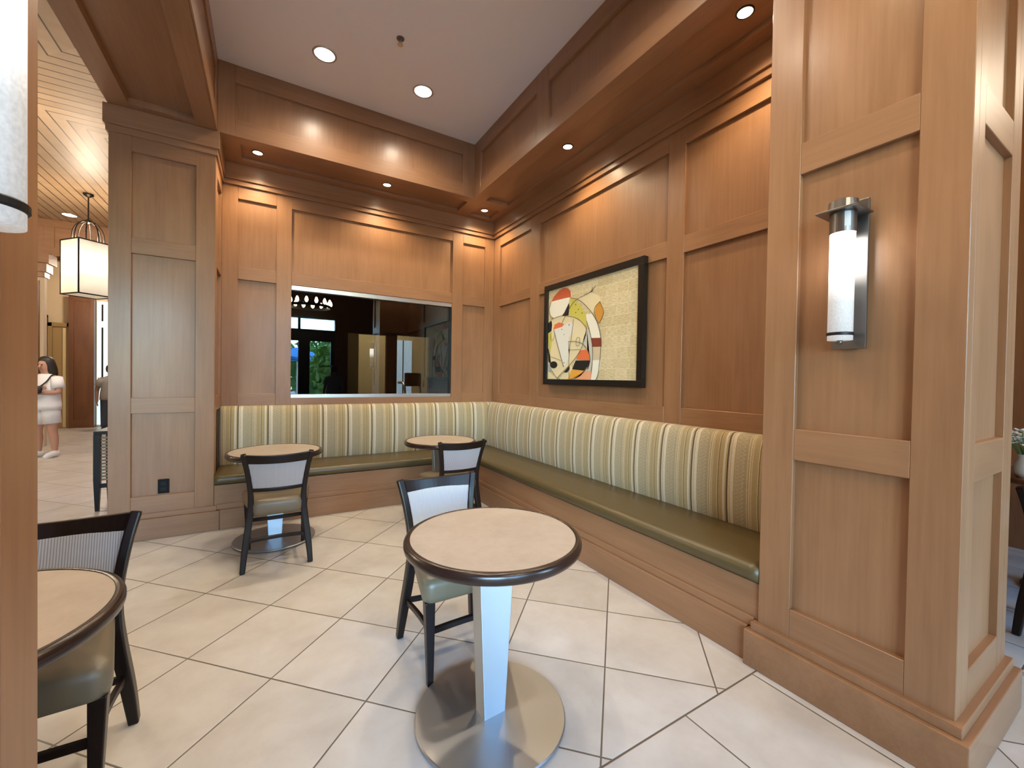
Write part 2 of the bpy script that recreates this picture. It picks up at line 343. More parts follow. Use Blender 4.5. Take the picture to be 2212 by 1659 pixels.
# panelled faces: along 'x' or 'y', base = coordinate of the stile surface, out = sign towards the room
def fbox(bm, f, u0, u1, d0, d1, z0, z1):
    al, base, out = f
    a, b = base + out * d0, base + out * d1
    if al == 'x': bx(bm, u0, u1, a, b, z0, z1)
    else: bx(bm, a, b, u0, u1, z0, z1)
def panel_face(parent, f, u0, u1, z0, z1, cols, back=.06, rec=.024, pieces=True):
    """cols: [(ua, ub, [(za, zb, kind)])]; stiles fill the gaps between columns, rails the gaps inside a column"""
    WA = WX if f[0] == 'x' else WY
    edges = [u0]
    for c in cols: edges += [c[0], c[1]]
    edges.append(u1)
    for i in range(0, len(edges), 2):
        a, b = edges[i], edges[i + 1]
        if abs(b - a) > 1e-4:
            bm = bmesh.new(); fbox(bm, f, a, b, -back, 0, z0, z1); obj('stile', bm, WZ, parent, .002, 1)
    for (ua, ub, pans) in cols:
        zs = [z0]
        for p in pans: zs += [p[0], p[1]]
        zs.append(z1)
        for i in range(0, len(zs), 2):
            if zs[i + 1] - zs[i] > 1e-4:
                bm = bmesh.new(); fbox(bm, f, ua, ub, -back, -.0004, zs[i], zs[i + 1]); obj('rail', bm, WA, parent, .002, 1)
        for p in pans:
            if len(p) > 2: continue
            bm = bmesh.new(); fbox(bm, f, ua, ub, -back, -rec, p[0], p[1]); obj('panel', bm, WZ, parent)
Z0, ZS, ZC = 0.0, 3.376, 3.982          # floor, soffit, ceiling
ZP = [(1.141, 2.267), (2.39, 3.053)]    # wall panels below and above the middle rail
# ------------------------------------------------------------------ floor, ceilings
bm = bmesh.new(); bx(bm, -9.5, 3.6, -8.2, 9.0, -.06, 0); struct('floor', bm, TILE)
sB('ceiling', CEILP, (-3.0, .2, -3.84, .2, ZC, ZC + .05), bevel=0)
bm = bmesh.new(); bx(bm, -9.5, -3.0, -8.2, 9.0, ZC + .001, ZC + .05); struct('ceiling_lobby', bm, BOARDS)
bm = bmesh.new(); bx(bm, -3.0, 3.6, -8.2, -3.84, ZC + .001, ZC + .05); bx(bm, .2, 3.6, -3.84, .2, ZC + .001, ZC + .05); struct('ceiling_dining', bm, BOARDR)
# ------------------------------------------------------------------ back wall
bm = bmesh.new(); bx(bm, -2.975, -2.379, .06, .16, 0, ZC); bx(bm, -.59, .10, .06, .16, 0, ZC); bx(bm, -2.379, -.59, .06, .16, 0, 1.091); bx(bm, -2.379, -.59, .06, .16, 2.271, ZC)
wb = struct('wall_back', bm, WZ)
panel_face(wb, ('x', 0, -1), -2.975, 0, .379, 3.176,
           [(-2.845, -2.517, ZP), (-2.379, -.59, [(1.091, 2.271, 'open'), (2.40, 3.053)]), (-.446, -.134, ZP)])
bm = bmesh.new(); bx(bm, -2.975, 0, -.040, .06, 3.223, ZS); obj('frieze', bm, WX, wb, .002, 1)
bm = bmesh.new(); bx(bm, -2.975, 0, -.022, .06, 3.176, 3.223); obj('crown_step', bm, WX, wb, .002, 1)
# right wall
bm = bmesh.new(); bx(bm, .06, .12, -3.82, .06, 0, ZC); wr = struct('wall_right', bm, WZ)
panel_face(wr, ('y', 0, -1), -3.82, 0, .379, 3.176, [(-3.74, -2.924, ZP), (-2.775, -1.066, ZP), (-.891, -.156, ZP)])
bm = bmesh.new(); bx(bm, -.040, .06, -3.82, -.040, 3.223, ZS); obj('frieze', bm, WY, wr, .002, 1)
bm = bmesh.new(); bx(bm, -.022, .06, -3.82, -.022, 3.176, 3.223); obj('crown_step', bm, WY, wr, .002, 1)
# window in the back wall
win = struct('window_1', (lambda b: (bx(b, -2.379, -.59, .052, .060, 1.091, 2.271), b)[1])(bmesh.new()), GLASS)
bm = bmesh.new(); bx(bm, -2.379, -.59, .012, .052, 1.091, 1.131); obj('window_frame', bm, STEEL, win, .003)
bm = bmesh.new(); bx(bm, -2.379, -.59, .012, .052, 2.222, 2.271); obj('window_frame', bm, STEEL, win, .003)
bm = bmesh.new(); bx(bm, -.605, -.59, .012, .052, 1.131, 2.222); obj('window_frame', bm, DARKM, win, .002)
# soffits with recessed panels
def soffit(name, x0, x1, y0, y1, recs, mat):
    xs = sorted({x0, x1, *[r[0] for r in recs], *[r[1] for r in recs]}); ys = sorted({y0, y1, *[r[2] for r in recs], *[r[3] for r in recs]})
    bm = bmesh.new(); b2 = bmesh.new()
    bx(b2, x0, x1, y0, y1, ZS + .034, ZS + .06)
    for a, b in zip(xs, xs[1:]):
        for c, d in zip(ys, ys[1:]):
            if any(r[0] <= a and b <= r[1] and r[2] <= c and d <= r[3] for r in recs): continue
            bx(bm, a, b, c, d, ZS, ZS + .034)
    bmesh.ops.remove_doubles(bm, verts=bm.verts, dist=1e-5)
    seen = {}
    for f in list(bm.faces):
        k = tuple(sorted(v.index for v in f.verts))
    o = struct(name, b2, mat); obj('soffit_frame', bm, mat, o)
    return o
soffit('ceiling_soffit_back', -2.975, -.58, -.58, 0, [(-2.81, -.60, -.45, -.145)], WX)
soffit('ceiling_soffit_right', -.58, 0, -3.82, 0, [(-.44, -.15, -3.72, -.60), (-.43, -.14, -.41, -.12)], WY)
# fascias above the soffits
def fascia(name, f, u0, u1, cols):
    bm = bmesh.new(); fbox(bm, f, u0, u1, -.10, -.06, ZS + .04, ZC); o = struct(name, bm, WZ)
    panel_face(o, (f[0], f[1] - .0008, f[2]), u0, u1, ZS + .0008, ZC, [(a, b, [(3.519, 3.831)]) for a, b in cols]); return o
fascia('trim_1', ('x', -.58, -1), -2.963, -.521, [(-2.84, -.723)])
fascia('trim_2', ('y', -.58, -1), -3.82, -.58, [(-3.68, -2.016), (-1.833, -.738)])
# ------------------------------------------------------------------ pillars
def pillar(name, x0, x1, y0, y1, faces, capped=True, full='y'):
    bm = bmesh.new(); bx(bm, x0 + .06, x1 - .06, y0 + .06, y1 - .06, 0, ZS); o = struct(name, bm, WZ)
    sp = [(.331, .997), (1.133, 2.248), (2.383, 3.053)] if 'tall' in faces else [(.342, 1.008), (1.133, 2.271), (2.395, 3.059)]
    F = {'-x': (('y', x0, -1), y0, y1), '+x': (('y', x1, 1), y0, y1), '-y': (('x', y0, -1), x0, x1), '+y': (('x', y1, 1), x0, x1)}
    for k in ('-x', '+x', '-y', '+y'):
        f, a, b = F[k]; s = .133 if b - a > .5 else .1
        if k in faces: i = 0 if full in k else .06; panel_face(o, f, a + i, b - i, 0, ZS, [(a + s, b - s, sp)])
        else:
            i = 0 if full in k else .06; bm = bmesh.new(); fbox(bm, f, a + i, b - i, -.06, 0, 0, ZS); obj('panel', bm, WZ, o)
    bm = bmesh.new(); bx(bm, x0 - .043, x1 + .043, y0 - .043, y1 + .043, 0, .166); obj('base_moulding', bm, WX, o, .004)
    bm = bmesh.new(); bx(bm, x0 - .022, x1 + .022, y0 - .022, y1 + .022, .166, .205); obj('base_moulding', bm, WX, o, .003)
    if capped:
        bm = bmesh.new(); bx(bm, x0 - .028, x1 + .028, y0 - .028, y1 + .028, 3.228, ZS - .001); obj('capital', bm, WX, o, .003)
        bm = bmesh.new(); bx(bm, x0 - .015, x1 + .015, y0 - .015, y1 + .015, 3.176, 3.228); obj('capital', bm, WX, o, .003)
    return o
pillar('pillar_1', -3.645, -2.975, -.56, .10, ('-y', '+x', '-x'))
pillar('pillar_2', -.588, .075, -4.468, -3.818, ('-x', '-y', '+y', 'tall'), full='x')
pillar('pillar_3', -3.64, -2.97, -4.45, -3.72, ('+x', '-y', '+y', 'tall'), full='x')
# beams joining the pillars
def beam(name, x0, x1, y0, y1, run):
    r = .133
    if run == 'y': rec = (x0 + r, x1 - r, y0 + .09, y1 - .09)
    else: rec = (x0 + .09, x1 - .09, y0 + r, y1 - r)
    bm = bmesh.new(); bx(bm, x0, x1, y0, y1, ZS + .05, ZC); o = struct(name, bm, WY if run == 'y' else WX)
    bm = bmesh.new(); mt = WY if run == 'y' else WX
    for e in ((x0, rec[0], y0, y1), (rec[1], x1, y0, y1), (rec[0], rec[1], y0, rec[2]), (rec[0], rec[1], rec[3], y1)): bx(bm, *e, ZS, ZS + .05)
    obj('soffit_frame', bm, mt, o)
    return o
b1 = beam('beam_1', -3.645, -2.975, -3.72, -.56, 'y')
bm = bmesh.new()
for e in ((-2.975, -2.963, -3.72, -.582, ZS + .0008, 3.519), (-2.975, -2.963, -3.72, -.582, 3.831, ZC), (-2.975, -2.963, -.71, -.582, 3.519, 3.831)): bx(bm, *e)
obj('fascia_frame', bm, WY, b1, .002, 1)
beam('beam_2', -2.97, -.58, -4.468, -3.818, 'x')
sB('beam_3', WX, (-.581, .075, -4.468, -3.818, ZS, ZC), bevel=0); sB('beam_4', WY, (-3.645, -2.975, -4.45, -3.72, ZS, ZC), bevel=0); sB('beam_5', WX, (-3.645, -2.975, -.56, .10, ZS, ZC), bevel=0)
# ------------------------------------------------------------------ banquette
bq = thing('banquette', 'L-shaped banquette bench with striped back and olive leather seat along both walls', 'bench', (-.6, -.6, 0))
def wl_(p): return (p[0] + .6, p[1] + .6, p[2])
def W2(bm):                                   # world coordinates -> banquette coordinates
    bmesh.ops.translate(bm, verts=bm.verts, vec=(.6, .6, 0)); return bm
XL, YN = -2.972, -3.816
bm = bmesh.new(); bx(bm, -2.931, -.004, -.575, -.004, .0, .167); bx(bm, -2.952, -.004, -.575, -.004, .167, .206); bx(bm, XL, -.004, -.575, -.004, .206, .379); obj('base', W2(bm), WX, bq, .003)
bm = bmesh.new(); bx(bm, -.575, -.004, -3.774, -.575, .0, .167); bx(bm, -.575, -.004, -3.795, -.575, .167, .206); bx(bm, -.575, -.004, YN, -.575, .206, .379); obj('base', W2(bm), WY, bq, .003)
bm = bmesh.new(); bx(bm, -2.930, -.602, -.604, -.575, 0, .172); bx(bm, -2.952, -.589, -.590, -.575, .172, .216); obj('base_moulding', W2(bm), WX, bq, .003)
bm = bmesh.new(); bx(bm, -.604, -.575, -3.773, -.575, 0, .172); bx(bm, -.590, -.575, -3.795, -.575, .172, .216); obj('base_moulding', W2(bm), WY, bq, .003)
def strip(name, prof, along, a0, a1, mat, miter=True, nseg=60):
    """sweep profile [(d, z)] (d = distance from the wall) along a wall; mitred in the corner"""
    bm = bmesh.new(); rings = []
    for i in range(nseg + 1):
        t = i / nseg; rg = []
        for d, z in prof:
            e = a1 if not miter else -d
            u = a0 + (e - a0) * t
            rg.append((u, -d, z) if along == 'x' else (-d, u, z))
        rings.append(rg)
    loft(bm, rings); return obj(name, W2(bm), mat, bq, smooth=True)
seatp = [(.10, .38), (.560, .38), (.588, .388), (.597, .405), (.597, .432), (.588, .452), (.569, .462), (.54, .466), (.30, .467), (.10, .465)]
backp = [(.004, .44), (.112, .44), (.124, .47), (.134, .56), (.138, .66), (.136, .76), (.129, .86), (.117, .94), (.100, .995), (.078, 1.016), (.05, 1.022), (.004, 1.022)]
s1 = strip('seat', seatp, 'x', XL, 0, LEATH); s2 = strip('seat', seatp, 'y', YN, 0, LEATH)
strip('backrest', backp, 'x', XL, 0, FABX); strip('backrest', backp, 'y', YN, 0, FABY)
# ------------------------------------------------------------------ bistro tables
def make_table(loc, rz, label):
    t = thing('bistro_table', label, 'table', loc, rz, 'round bistro tables')
    R = .345
    bm = bmesh.new(); lathe(bm, [(.05, .684), (R - .022, .684), (R - .022, .7215), (R - .024, .7222), (.02, .7222)], 64); obj('tabletop', bm, LAMI, t, smooth=False)
    bm = bmesh.new()
    prof = [(R - .024, .7225), (R - .012, .7235), (R - .004, .719), (R, .710), (R, .698), (R - .003, .688), (R - .010, .6815), (R - .024, .679)]
    n = 72; RR = [[bm.verts.new(p) for p in ring((0, 0, z), n, r, r)] for r, z in prof]; RR.append(RR[0])
    for a, b in zip(RR, RR[1:]):
        for i in range(n): bm.faces.new((a[i], a[(i + 1) % n], b[(i + 1) % n], b[i]))
    obj('edge_band', bm, ESPX, t, smooth=True)
    bm = bmesh.new(); loft(bm, [[(-a, -b, z), (a, -b, z), (a, b, z), (-a, b, z)] for a, b, z in ((.047, .034, .012), (.082, .034, .684))]); obj('pedestal', bm, BRUSH, t, .002)
    bm = bmesh.new(); lathe(bm, [(.02, .006), (.288, .006), (.295, .009), (.295, .015), (.291, .019), (.02, .019)], 72); obj('base_plate', bm, PLATE, t)
    for k in range(4):
        a = k * math.pi / 2 + .8; bm = bmesh.new(); lathe(bm, [(.014, 0), (.016, .006), (.010, .008)], 14, (.25 * math.cos(a), .25 * math.sin(a), 0)); obj('levelling_foot', bm, DARKM, t)
    return t
tb = make_table((-1.815, -3.452, 0), 0.06, 'round beige bistro table nearest the camera, alone in the open floor')
dup(tb, (-2.525, -1.03, 0), 0.0, 'round beige bistro table at the back bench below the left half of the window')
dup(tb, (-1.125, -1.06, 0), 0.0, 'round beige bistro table tucked into the corner of the two benches')
dup(tb, (-3.268, -3.375, 0), 0.0, 'round beige bistro table cut off by the pillar at the left edge')
# ------------------------------------------------------------------ chairs
def make_chair(loc, rz, label):
    t = thing('side_chair', label, 'chair', loc, rz, 'dark wood side chairs with ribbed backs')
    # seat: thick vinyl box cushion, wider at the front
    bm = bmesh.new()
    def sec(z, k):
        pts = []
        for (x, y, r) in ((.158, -.205, .05), (.222, .215, .055)):
            pass
        X0, X1, y0, y1, r = .158 * k, .222 * k, -.205 * k, .225 * k, .045
        out = []
        for (cx, cy, a0) in ((X1 - r, y1 - r, 0), (-X1 + r, y1 - r, 90), (-X0 + r, y0 + r, 180), (X0 - r, y0 + r, 270)):
            for q in range(6):
                a = math.radians(a0 + q * 18); out.append((cx + r * math.cos(a), cy + r * math.sin(a) , z))
        return out
    loft(bm, [sec(.368, .93), sec(.374, .975), sec(.40, 1.0), sec(.44, 1.01), sec(.462, .985), sec(.472, .93), sec(.479, .75), sec(.481, .4)]); obj('seat', bm, VINYL, t, smooth=True)
    for s in (-1, 1):
        # rear leg sweeping up into the back post
        pts = curve([(s * .205, -.212, 0), (s * .192, -.188, .15), (s * .170, -.168, .33), (s * .160, -.170, .45), (s * .166, -.185, .57), (s * .184, -.210, .70), (s * .205, -.238, .803)], 6)
        n = len(pts); sq = []
        for i in range(n):
            q = i / (n - 1); w = .016 + .005 * math.sin(math.pi * min(1, q * 1.6)) ; sq.append((w, .019 + .006 * math.sin(math.pi * min(1, q * 1.5))))
        bm = bmesh.new(); tube(bm, pts, .02, sq=sq); obj('leg', bm, ESP, t, .006, 2)
        bm = bmesh.new(); tube(bm, [(s * .182, .185, 0), (s * .187, .186, .2), (s * .192, .188, .375)], .02, sq=[(.013, .013), (.018, .018), (.022, .022)]); obj('leg', bm, ESP, t, .004, 2)
        bm = bmesh.new(); tube(bm, curve([(s * .183, -.165, .20), (s * .172, -.05, .205), (s * .172, .08, .215), (s * .187, .18, .235)], 5), .01, sq=(.009, .013)); obj('stretcher', bm, ESP, t, .003, 1)
    bm = bmesh.new(); tube(bm, curve([(-.186, .185, .235), (0, .175, .235), (.186, .185, .235)], 6), .01, sq=(.010, .013)); obj('stretcher', bm, ESP, t, .003, 1)
    bm = bmesh.new(); tube(bm, curve([(-.186, -.175, .20), (0, -.155, .20), (.186, -.175, .20)], 6), .01, sq=(.010, .012)); obj('stretcher', bm, ESP, t, .003, 1)
    # top rail, curved backwards in the middle, with pointed upper corners
    def rail(z0, z1, y_of, hw0, hw1, bow, th, dip=0, N=16):
        bm = bmesh.new(); rings = []
        for i in range(N + 1):
            q = -1 + 2 * i / N; b = bow * (1 - q * q); d = dip * (1 - q * q)
            yb, yt = y_of(z0) - b, y_of(z1) - b
            rings.append([(q * hw0, yb - th, z0 - d * .5), (q * hw0, yb + th, z0 - d * .5), (q * hw1, yt + th * .8, z1 - d), (q * hw1, yt - th * .8, z1 - d)])
        loft(bm, rings); return bm
    yo = lambda z: -.185 - (z - .57) * .225
    obj('top_rail', rail(.738, .803, yo, .188, .208, .030, .013, .012), ESP, t, .005, 2)
    obj('lower_rail', rail(.535, .562, yo, .158, .163, .022, .012, .004), ESP, t, .004, 2)
    obj('backrest', rail(.560, .742, yo, .150, .176, .025, .009, 0), RIB, t, .003, 2)
    return t
ch = make_chair((-2.518, -1.408, 0), 0.0, 'dark side chair with its back to the camera, at the table by the back bench')
dup(ch, (-1.790, -3.000, 0), math.pi, 'dark side chair facing the camera across the nearest round table')
dup(ch, (-1.178, -1.465, 0), .03, 'dark side chair at the corner table, half hidden behind another chair')
dup(ch, (-3.212, -3.030, 0), math.pi + .04, 'dark side chair at the cut-off table beside the left pillar')
dup(ch, (1.105, -4.585, 0), -math.pi * .5, 'dark side chair by the flower table beyond the right pillar')
# ------------------------------------------------------------------ framed painting
pc = thing('framed_painting', 'black-framed abstract painting of a horse-like figure on the right wall', 'painting', (-.001, -1.925, 1.799))
HY, HZ, FWD = .678, .522, .058
bm = bmesh.new()
for e in ((-.05, 0, -HY, HY, HZ - FWD, HZ), (-.05, 0, -HY, HY, -HZ, -HZ + FWD), (-.05, 0, -HY, -HY + FWD, -HZ + FWD, HZ - FWD), (-.05, 0, HY - FWD, HY, -HZ + FWD, HZ - FWD)): bx(bm, *e)
obj('frame', bm, BLACK, pc, .003)
def collage():
    mt, n, l, b = newmat('newsprint_collage')
    tc = n.new('ShaderNodeTexCoord')
    br = n.new('ShaderNodeTexBrick'); br.inputs['Scale'].default_value = 6; br.inputs['Color1'].default_value = (.60, .50, .29, 1); br.inputs['Color2'].default_value = (.69, .59, .37, 1); br.inputs['Mortar'].default_value = (.76, .68, .48, 1)
    br.inputs['Mortar Size'].default_value = .012; br.inputs['Bias'].default_value = 0; br.inputs['Row Height'].default_value = .55; br.inputs['Brick Width'].default_value = .75; br.offset = .37; br.squash = 1.6
    mp = n.new('ShaderNodeMapping'); mp.inputs['Rotation'].default_value = (0, math.radians(90), math.radians(90)); l.new(tc.outputs['Object'], mp.inputs[0]); l.new(mp.outputs[0], br.inputs['Vector'])
    w = n.new('ShaderNodeTexNoise'); w.inputs['Scale'].default_value = 1; w.inputs['Detail'].default_value = 3
    m2 = n.new('ShaderNodeMapping'); m2.inputs['Scale'].default_value = (1, 26, 150); l.new(tc.outputs['Object'], m2.inputs[0]); l.new(m2.outputs[0], w.inputs['Vector'])
    r = ramp(n, [(.38, (.60, .58, .52)), (.52, (1, 1, 1))]); l.new(w.outputs[0], r.inputs[0])
    mx = n.new('ShaderNodeMix'); mx.data_type = 'RGBA'; mx.blend_type = 'MULTIPLY'; mx.inputs[0].default_value = .55; l.new(br.outputs[0], mx.inputs[6]); l.new(r.outputs[0], mx.inputs[7])
    l.new(mx.outputs[2], b.inputs['Base Color']); b.inputs['Roughness'].default_value = .6
    return mt
bm = bmesh.new(); bx(bm, -.030, 0, -HY + FWD, HY - FWD, -HZ + FWD, HZ - FWD); obj('canvas', bm, collage(), pc)
ART = {'shapes': [('pale', [(0.1582, 0.304), (0.0518, 0.3393), (-0.0508, 0.3374), (-0.15, 0.2933), (-0.1752, 0.2441), (-0.1163, 0.2032), (-0.1055, 0.1547), (-0.0561, 0.1485), (0.0491, 0.2439)]), ('cream', [(0.6272, 0.1234), (0.4937, 0.1758), (0.3702, 0.175), (0.2091, 0.142), (0.0705, 0.0735), (0.0054, -0.0105), (0.0386, -0.1197), (0.1157, -0.2201), (0.2244, -0.3055), (0.4592, -0.4515), (0.5582, -0.3558), (0.5898, -0.1226), (0.6192, 0.0252)]), ('cream', [(0.6035, -0.3844), (0.475, -0.4516), (0.3972, -0.451), (0.2238, -0.3236), (0.1942, -0.3689), (0.2771, -0.4701), (0.6008, -0.474)]), ('lime', [(0.2502, 0.3363), (0.1718, 0.2972), (0.0745, 0.2129), (0.0197, 0.1281), (0.0064, 0.0238), (0.0436, 0.0533), (0.098, 0.1026), (0.1669, 0.1281), (0.2667, 0.1624), (0.2757, 0.2225)]), ('red', [(0.5712, 0.3468), (0.532, 0.3906), (0.4391, 0.4412), (0.3634, 0.4539), (0.2965, 0.4391), (0.2594, 0.4054), (0.2505, 0.3453), (0.3453, 0.3468), (0.4674, 0.3472)]), ('white', [(0.5712, 0.3468), (0.4674, 0.3472), (0.3453, 0.3468), (0.272, 0.3442), (0.2778, 0.2953), (0.3558, 0.1963), (0.4006, 0.1787), (0.5254, 0.17), (0.5833, 0.2058), (0.6016, 0.2661)]), ('black', [(0.2776, 0.2908), (0.2695, 0.2579), (0.2813, 0.1688), (0.3853, 0.1769), (0.3486, 0.2046)]), ('bone', [(0.5299, 0.051), (0.4127, 0.0728), (0.2362, 0.1002), (0.2065, 0.0523), (0.2186, -0.0183), (0.2677, -0.0504), (0.2709, -0.1863), (0.2549, -0.2414), (0.3251, -0.34), (0.3564, -0.2933), (0.4543, -0.0927)]), ('orange', [(0.5074, 0.1013), (0.4294, 0.1167), (0.3451, 0.0863), (0.382, 0.0651), (0.5299, 0.051)]), ('black', [(0.6223, 0.1278), (0.5651, 0.1458), (0.5525, 0.106), (0.5619, 0.0395), (0.619, 0.0203)]), ('grey', [(0.0035, 0.015), (-0.0426, -0.0403), (-0.0707, -0.1437), (-0.0872, -0.2875), (-0.0714, -0.3882), (-0.0205, -0.3794), (-0.0537, -0.295), (-0.0154, -0.2), (0.065, -0.118), (0.0145, -0.0526)]), ('orange', [(0.0965, -0.1859), (-0.0021, -0.1823), (-0.0419, -0.2352), (-0.0458, -0.2863), (0.1484, -0.2719)]), ('black', [(0.155, -0.2805), (-0.0496, -0.2864), (-0.0193, -0.3367), (0.0312, -0.379), (0.2085, -0.3642)]), ('amber', [(0.2154, -0.3687), (0.0312, -0.3808), (0.1096, -0.4312), (0.2771, -0.4701)]), ('peach', [(0.018, -0.3834), (-0.0714, -0.3882), (-0.0549, -0.4729), (0.2053, -0.4728), (0.0827, -0.4311)]), ('white', [(0.0202, 0.1453), (-0.0563, 0.1443), (-0.1327, 0.0517), (-0.1786, -0.0887), (-0.0626, -0.0799), (-0.0349, 0.0113), (0.0055, 0.0836)]), ('maroon', [(-0.0627, -0.0841), (-0.1904, -0.0879), (-0.1961, -0.1661), (-0.0774, -0.1635)]), ('tan', [(-0.0837, -0.1655), (-0.1961, -0.1678), (-0.1899, -0.2822), (-0.087, -0.2833)]), ('white', [(-0.0871, -0.2849), (-0.1876, -0.2838), (-0.1746, -0.3723), (-0.1293, -0.4735), (-0.0612, -0.4728), (-0.0776, -0.3883)]), ('gold', [(-0.1694, 0.2367), (-0.1943, 0.1922), (-0.2193, 0.1318), (-0.1857, 0.0788), (-0.1569, 0.045), (-0.1318, 0.085), (-0.0993, 0.1555), (-0.1163, 0.2032)]), ('black', [(0.4507, -0.3164), (0.4565, -0.3323), (0.4736, -0.3447), (0.4986, -0.351), (0.5265, -0.35), (0.5514, -0.3415), (0.5679, -0.3275), (0.5724, -0.3107), (0.5639, -0.295), (0.5443, -0.2836), (0.5179, -0.2789), (0.4903, -0.2819), (0.4672, -0.2917), (0.4534, -0.3063)]), ('black', [(0.3384, -0.3933), (0.2522, -0.3321), (0.2484, -0.3638), (0.2866, -0.3954)]), ('black', [(0.6142, -0.1407), (0.5787, -0.22), (0.5597, -0.3075), (0.6017, -0.2775)]), ('ash', [(0.6095, -0.2967), (0.5503, -0.3462), (0.5492, -0.3848), (0.6071, -0.3747)]), ('lime', [(0.6156, 0.0152), (0.5698, 0.0306), (0.5433, -0.0389), (0.5793, -0.2006), (0.6014, -0.122)])], 'lines': [(0.0022, [(-0.1111, 0.387), (-0.0255, 0.3391), (0.1582, 0.304), (0.2687, 0.2306), (0.383, 0.0977)]), (0.0022, [(0.2502, 0.3363), (0.1033, 0.2867), (-0.0558, 0.1612), (-0.1513, 0.0332), (-0.195, -0.1268), (-0.1691, -0.3888), (-0.1293, -0.4735)]), (0.002, [(0.5575, 0.1642), (0.3702, 0.175), (0.153, 0.1265), (0.0436, 0.0533), (0.0054, -0.0105), (0.1157, -0.2201), (0.4511, -0.4609)]), (0.0025, [(0.5137, 0.0447), (0.4375, -0.1314), (0.34, -0.3398)]), (0.002, [(0.2737, -0.0908), (0.1465, -0.0995), (0.0382, -0.137), (-0.0416, -0.2268), (-0.0443, -0.3202), (0.0439, -0.3963), (0.2057, -0.4585)]), (0.0018, [(0.1945, 0.1225), (0.2186, -0.0183), (0.2549, -0.2414), (0.2485, -0.4589)]), (0.0018, [(0.0055, 0.0836), (-0.0625, -0.0757), (-0.0892, -0.2288), (-0.0714, -0.3882)]), (0.0018, [(0.5582, -0.3558), (0.4595, -0.442), (0.3969, -0.4603)]), (0.0018, [(0.2713, -0.1727), (0.1858, -0.177), (0.09, -0.1775)]), (0.0016, [(0.1535, -0.0946), (0.1339, -0.0606), (0.0997, -0.072), (0.1047, -0.133), (0.1454, -0.1393), (0.1535, -0.0946)]), (0.0018, [(0.5712, 0.3468), (0.6016, 0.2661), (0.5748, 0.1951), (0.5254, 0.17)]), (0.0016, [(-0.0753, 0.3516), (-0.0129, 0.337), (0.0517, 0.3349)]), (0.0016, [(-0.1694, 0.2367), (-0.1163, 0.2032), (-0.0993, 0.1555), (-0.1569, 0.045), (-0.2193, 0.1318), (-0.1694, 0.2367)]), (0.0016, [(0.562, -0.2303), (0.4811, -0.2475), (0.3872, -0.2739)]), (0.0016, [(0.5535, 0.0292), (0.5675, -0.0467), (0.5266, -0.0593), (0.4886, 0.0045)]), (0.002, [(-0.0743, 0.3854), (-0.0507, 0.3391)]), (0.0016, [(0.3349, -0.0085), (0.3419, -0.0217)]), (0.003, [(0.2643, 0.0807), (0.261, 0.0668)]), (0.003, [(0.3813, 0.0419), (0.3736, 0.0365)]), (0.003, [(0.3339, -0.2938), (0.3306, -0.3031)]), (0.003, [(0.1705, 0.2527), (0.1638, 0.2606)]), (0.003, [(0.1279, 0.2027), (0.1214, 0.2106)]), (0.003, [(0.1683, 0.1771), (0.1602, 0.1849)]), (0.003, [(0.073, 0.1606), (0.0666, 0.1685)])]}
COL = dict(red=(.52, .10, .04), white=(.80, .77, .66), black=(.012, .010, .010), lime=(.58, .52, .10), cream=(.76, .66, .42), bone=(.74, .74, .68), orange=(.72, .17, .06), amber=(.75, .36, .05), peach=(.78, .36, .20),
           maroon=(.22, .045, .025), tan=(.60, .50, .33), grey=(.56, .54, .47), gold=(.60, .28, .045), pale=(.72, .63, .40), ink=(.04, .03, .02), ash=(.36, .40, .40))
lay = 0
for cname, pts in ART['shapes']:
    lay += 1; d = -.0302 - lay * .00022
    bm = bmesh.new(); vs = [bm.verts.new((d, y, z)) for y, z in pts]; ft = bm.faces.new(vs); bmesh.ops.triangulate(bm, faces=[ft])
    r = bmesh.ops.extrude_face_region(bm, geom=bm.faces[:]); bmesh.ops.translate(bm, verts=[v for v in r['geom'] if isinstance(v, bmesh.types.BMVert)], vec=(-d - .030, 0, 0))
    obj('painted_shape', bm, plain('paint_' + cname, COL[cname], .55), pc)
bm = bmesh.new()
for w, pts in ART['lines']:
    P = curve([(-.0302 - 30 * .00022, y, z) for y, z in pts], 7)
    tube(bm, P, w, 6)
obj('ink_lines', bm, plain('paint_ink', COL['ink'], .5), pc)
